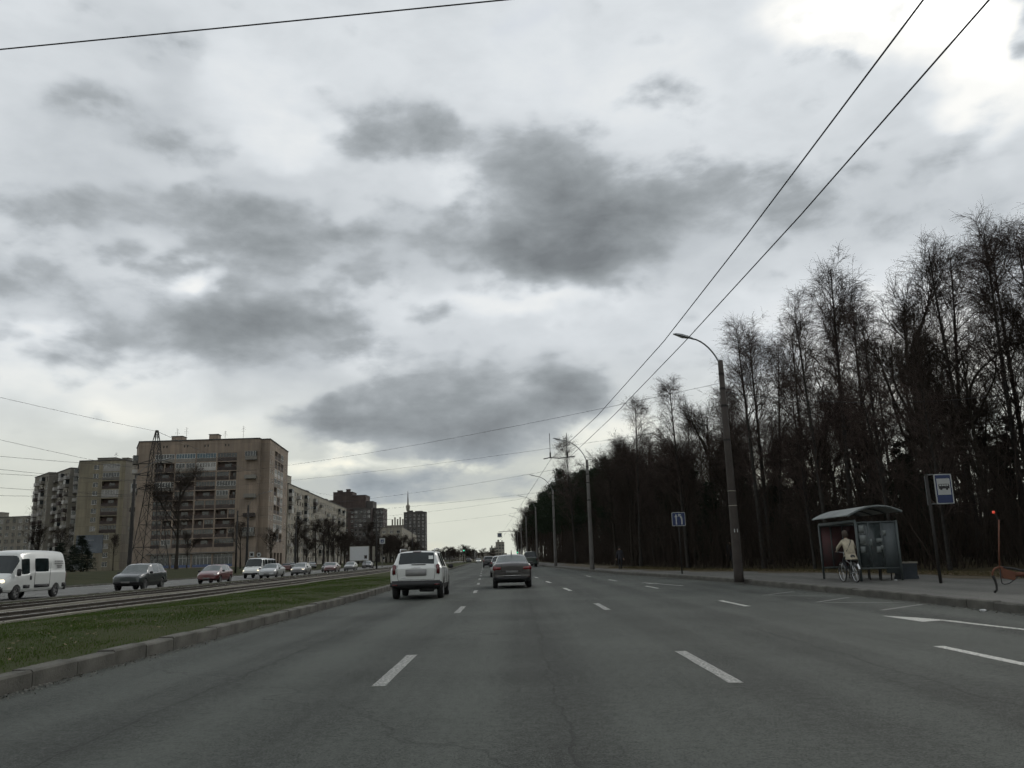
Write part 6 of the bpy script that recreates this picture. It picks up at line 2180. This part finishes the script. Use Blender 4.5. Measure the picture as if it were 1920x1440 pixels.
M_skin = mat('skin', (.30, .19, .14), .6, var=.1)
M_beige = mat('beige_coat', (.30, .265, .20), .9, var=.3, scale=7, bump=.9, bscale=9)
M_darkc = mat('dark_cloth', (.026, .026, .032), .95, var=.3, scale=6)
M_jeans = mat('dark_trousers', (.016, .017, .02), .95, var=.3, scale=6)
M_shoe = mat('dark_shoe', (.02, .018, .016), .7)
M_hair1 = mat('fair_hair', (.04, .028, .02), .8, var=.3, scale=20, stretch=(6, 6, 1)); M_hair2 = mat('dark_hair', (.02, .015, .012), .8, var=.3, scale=20)


def walker(swing):
    s = swing
    return {
        'pelvis': ((0, 0, .93), (.15, .11), None), 'waist': ((0, .0, 1.08), (.14, .105), 'pelvis'), 'chest': ((0, .02, 1.30), (.17, .12), 'waist'), 'neckb': ((0, .02, 1.46), (.07, .065), 'chest'),
        'neck': ((0, .035, 1.52), .055, 'neckb'), 'head': ((0, .05, 1.60), (.078, .09), 'neck'), 'crown': ((0, .045, 1.70), (.07, .08), 'head'), 'nose': ((0, .15, 1.60), .012, 'head'),
        'sh_l': ((-.18, .015, 1.40), .065, 'chest'), 'elbow_l': ((-.25, -.06 * s, 1.13), .05, 'sh_l'), 'wrist_l': ((-.26, .12 * s, .90), .035, 'elbow_l'), 'hand_l': ((-.26, .15 * s, .83), (.04, .022), 'wrist_l'),
        'sh_r': ((.18, .015, 1.40), .065, 'chest'), 'elbow_r': ((.25, -.05, 1.13), .05, 'sh_r'), 'wrist_r': ((.26, .02 - .12 * s, .90), .035, 'elbow_r'), 'hand_r': ((.26, .02 - .14 * s, .83), (.04, .022), 'wrist_r'),
        'hip_l': ((-.10, 0, .86), .095, 'pelvis'), 'knee_l': ((-.10, .12 * s, .48), .062, 'hip_l'), 'ank_l': ((-.10, -.10 * s, .10), .042, 'knee_l'), 'toe_l': ((-.11, -.10 * s + .15, .045), .04, 'ank_l'),
        'hip_r': ((.10, 0, .86), .095, 'pelvis'), 'knee_r': ((.10, -.02 * s + .02, .48), .062, 'hip_r'), 'ank_r': ((.10, .2 * s, .09), .042, 'knee_r'), 'toe_r': ((.11, .2 * s + .15, .05), .04, 'ank_r'),
    }


def pick_walk(c):
    if c.z > 1.5: return 2
    if c.z < .09: return 3
    if c.z < .86 and abs(c.x) > .215: return 2
    return 0 if c.z > .80 else 1


person('person', 'person in dark clothes walking on the pavement between the lamp post and the lane sign', (7.95, 65.5, .17), .15, walker(1.0), [M_darkc, M_jeans, M_skin, M_shoe], pick_walk, ((0, .045, 1.655), (.092, .105, .115)), M_hair2)
person('person', 'person in dark clothes standing far back at the edge of the wood', (14.6, 58, .25), 2.6, walker(.3), [M_darkc, M_jeans, M_skin, M_shoe], pick_walk, ((0, .045, 1.655), (.092, .105, .115)), M_hair2)

# ---- bicycle
M_bike = mat('bicycle_silver', (.30, .31, .31), .35, .6, var=.1)
bk = thing('bicycle', 'silver city bicycle ridden on the pavement before the shelter', 'bicycle', (11.14, 28.6, .17), .02)
rw_ = .345
tyre = MB(); ring = []
for nm in ('rear', 'front'): pass
def ring_mesh(r, t_, m, name, segs=30, ns=6):
    o = MB(); vs = []; fs = []
    for i in range(segs):
        a = 2 * math.pi * i / segs
        for k in range(ns):
            b_ = 2 * math.pi * k / ns
            rr = r + t_ * math.cos(b_)
            vs.append((t_ * math.sin(b_), rr * math.cos(a), rr * math.sin(a)))
    for i in range(segs):
        for k in range(ns):
            fs.append((i * ns + k, i * ns + (k + 1) % ns, ((i + 1) % segs) * ns + (k + 1) % ns, ((i + 1) % segs) * ns + k))
    o.add(vs, fs); return o.mesh(name, m, True)
ty_me = ring_mesh(rw_ - .02, .02, M_tyre, 'wheel'); rim_me = ring_mesh(rw_ - .048, .014, M_chrome, 'rim')
spo = MB()
for k in range(18):
    a = 2 * math.pi * k / 18
    spo.tube([((.02 if k % 2 else -.02), 0, 0), (0, (rw_ - .05) * math.cos(a), (rw_ - .05) * math.sin(a))], .003, 3)
spo_me = spo.mesh('spokes', M_chrome)
for y in (-.56, .58):
    w = link('wheel', ty_me, bk, (0, y, rw_)); link('rim', rim_me, w); link('spokes', spo_me, w)
fr = MB()
for pts in ([(0, -.1, .29), (0, -.28, .82)], [(0, -.1, .29), (0, .38, .72)], [(0, -.24, .62), (0, .36, .82)], [(0, .34, .92), (0, .42, .70)], [(.05, -.56, .345), (.02, -.1, .29)], [(-.05, -.56, .345), (-.02, -.1, .29)], [(.05, -.56, .345), (0, -.25, .70)], [(-.05, -.56, .345), (0, -.25, .70)], [(.05, .58, .345), (.04, .44, .66)], [(-.05, .58, .345), (-.04, .44, .66)]):
    fr.tube(pts, .017, 6)
fr.build('frame', M_bike, bk, smooth=True)
MB().tube([(0, .34, .9), (0, .33, 1.05)], .014, 5).tube([(-.29, .16, 1.06), (-.26, .28, 1.08), (-.08, .36, 1.05), (.08, .36, 1.05), (.26, .28, 1.08), (.29, .16, 1.06)], .013, 6).build('handlebar', M_bike, bk, smooth=True)
MB().lathe([(-.17, .03), (-.14, .09), (-.02, .08), (.10, .03), (.14, .015)], 10, 'Y', (0, -.30, .88)).build('saddle', M_plast, bk, smooth=True)
for y in (-.56, .58):
    m = MB(); vs = []; fs = []
    for i in range(11):
        a = R((20 if y < 0 else -5) + 15 * i)
        for x in (-.03, .03): vs.append((x, y - (rw_ + .025) * math.cos(a), rw_ + (rw_ + .025) * math.sin(a)))
        if i: fs.append((2 * i - 2, 2 * i - 1, 2 * i + 1, 2 * i))
    m.add(vs, fs); m.build('mudguard', M_chrome, bk)
MB().box((0, -.56, .76), (.12, .34, .02)).tube([(.06, -.56, .36), (.06, -.62, .75)], .006, 4).tube([(-.06, -.56, .36), (-.06, -.62, .75)], .006, 4).build('luggage_rack', M_dark, bk)
MB().lathe([(.03, .001), (.03, .09), (.045, .09), (.045, .001)], 12, 'X', (0, -.1, .29)).tube([(.05, -.1, .29), (.06, -.02, .14), (.12, -.02, .14)], .01, 4).tube([(-.04, -.1, .29), (-.06, -.18, .44), (-.12, -.18, .44)], .01, 4).build('crank', M_dark, bk)

J = {
    'pelvis': ((0, -.27, .98), (.19, .15), None), 'waist': ((0, -.21, 1.14), (.18, .14), 'pelvis'), 'chest': ((0, -.10, 1.32), (.19, .14), 'waist'), 'neckb': ((0, -.02, 1.49), (.07, .065), 'chest'),
    'neck': ((0, .02, 1.55), .052, 'neckb'), 'head': ((0, .06, 1.63), (.078, .09), 'neck'), 'crown': ((0, .06, 1.72), (.07, .08), 'head'), 'nose': ((0, .16, 1.63), .012, 'head'),
    'sh_l': ((-.18, -.06, 1.41), .08, 'chest'), 'elbow_l': ((-.30, .05, 1.22), .062, 'sh_l'), 'wrist_l': ((-.29, .20, 1.10), .034, 'elbow_l'), 'hand_l': ((-.285, .23, 1.095), (.035, .022), 'wrist_l'),
    'sh_r': ((.18, -.06, 1.41), .08, 'chest'), 'elbow_r': ((.30, .05, 1.22), .062, 'sh_r'), 'wrist_r': ((.29, .20, 1.10), .034, 'elbow_r'), 'hand_r': ((.285, .23, 1.095), (.035, .022), 'wrist_r'),
    'hip_l': ((-.10, -.22, .93), .10, 'pelvis'), 'knee_l': ((-.11, .12, .78), .065, 'hip_l'), 'ank_l': ((-.11, -.13, .48), .042, 'knee_l'), 'toe_l': ((-.11, .0, .455), .036, 'ank_l'),
    'hip_r': ((.10, -.22, .92), .10, 'pelvis'), 'knee_r': ((.11, .08, .60), .065, 'hip_r'), 'ank_r': ((.11, -.06, .22), .042, 'knee_r'), 'toe_r': ((.11, .07, .165), .036, 'ank_r'),
}


def pick_bike(c):
    if c.z > 1.54: return 2
    if c.y > .17 and c.z > 1.0 and abs(c.x) > .2: return 2
    if c.z > .90 and c.y < .1: return 0
    if c.z > 1.0: return 0
    if (abs(c.x + .11) < .07 and c.y > -.1 and .4 < c.z < .50 and c.x < 0) or (c.z < .22): return 3
    return 1


bk.scale = (.94, .94, .94)
p = person('person', 'person in a beige coat with a shoulder strap riding a bicycle', (11.14, 28.6, .17), .02, J, [M_beige, M_jeans, M_skin, M_shoe], pick_bike, ((0, .045, 1.665), (.108, .122, .15)), M_hair1)
m = MB(); vs = []; fs = []
m.tube([(.12, -.10, 1.50), (.06, -.215, 1.38), (-.05, -.275, 1.22), (-.15, -.30, 1.08)], .014, 5).build('bag_strap', M_darkc, p, smooth=True)
p.scale = (.94, .94, .94)
bmm = MB()                                    # coat tail over the saddle
for i in range(9):
    a = math.pi * (1.0 + i / 8)
    bmm.v += [(.175 * math.cos(a), -.27 + .135 * math.sin(a), 1.0), (.215 * math.cos(a), -.30 + .20 * math.sin(a), .80)]
    if i: bmm.f.append((2 * i - 2, 2 * i - 1, 2 * i + 1, 2 * i)); bmm.m.append(0)
bmm.build('coat_tail', M_beige, p, smooth=True)
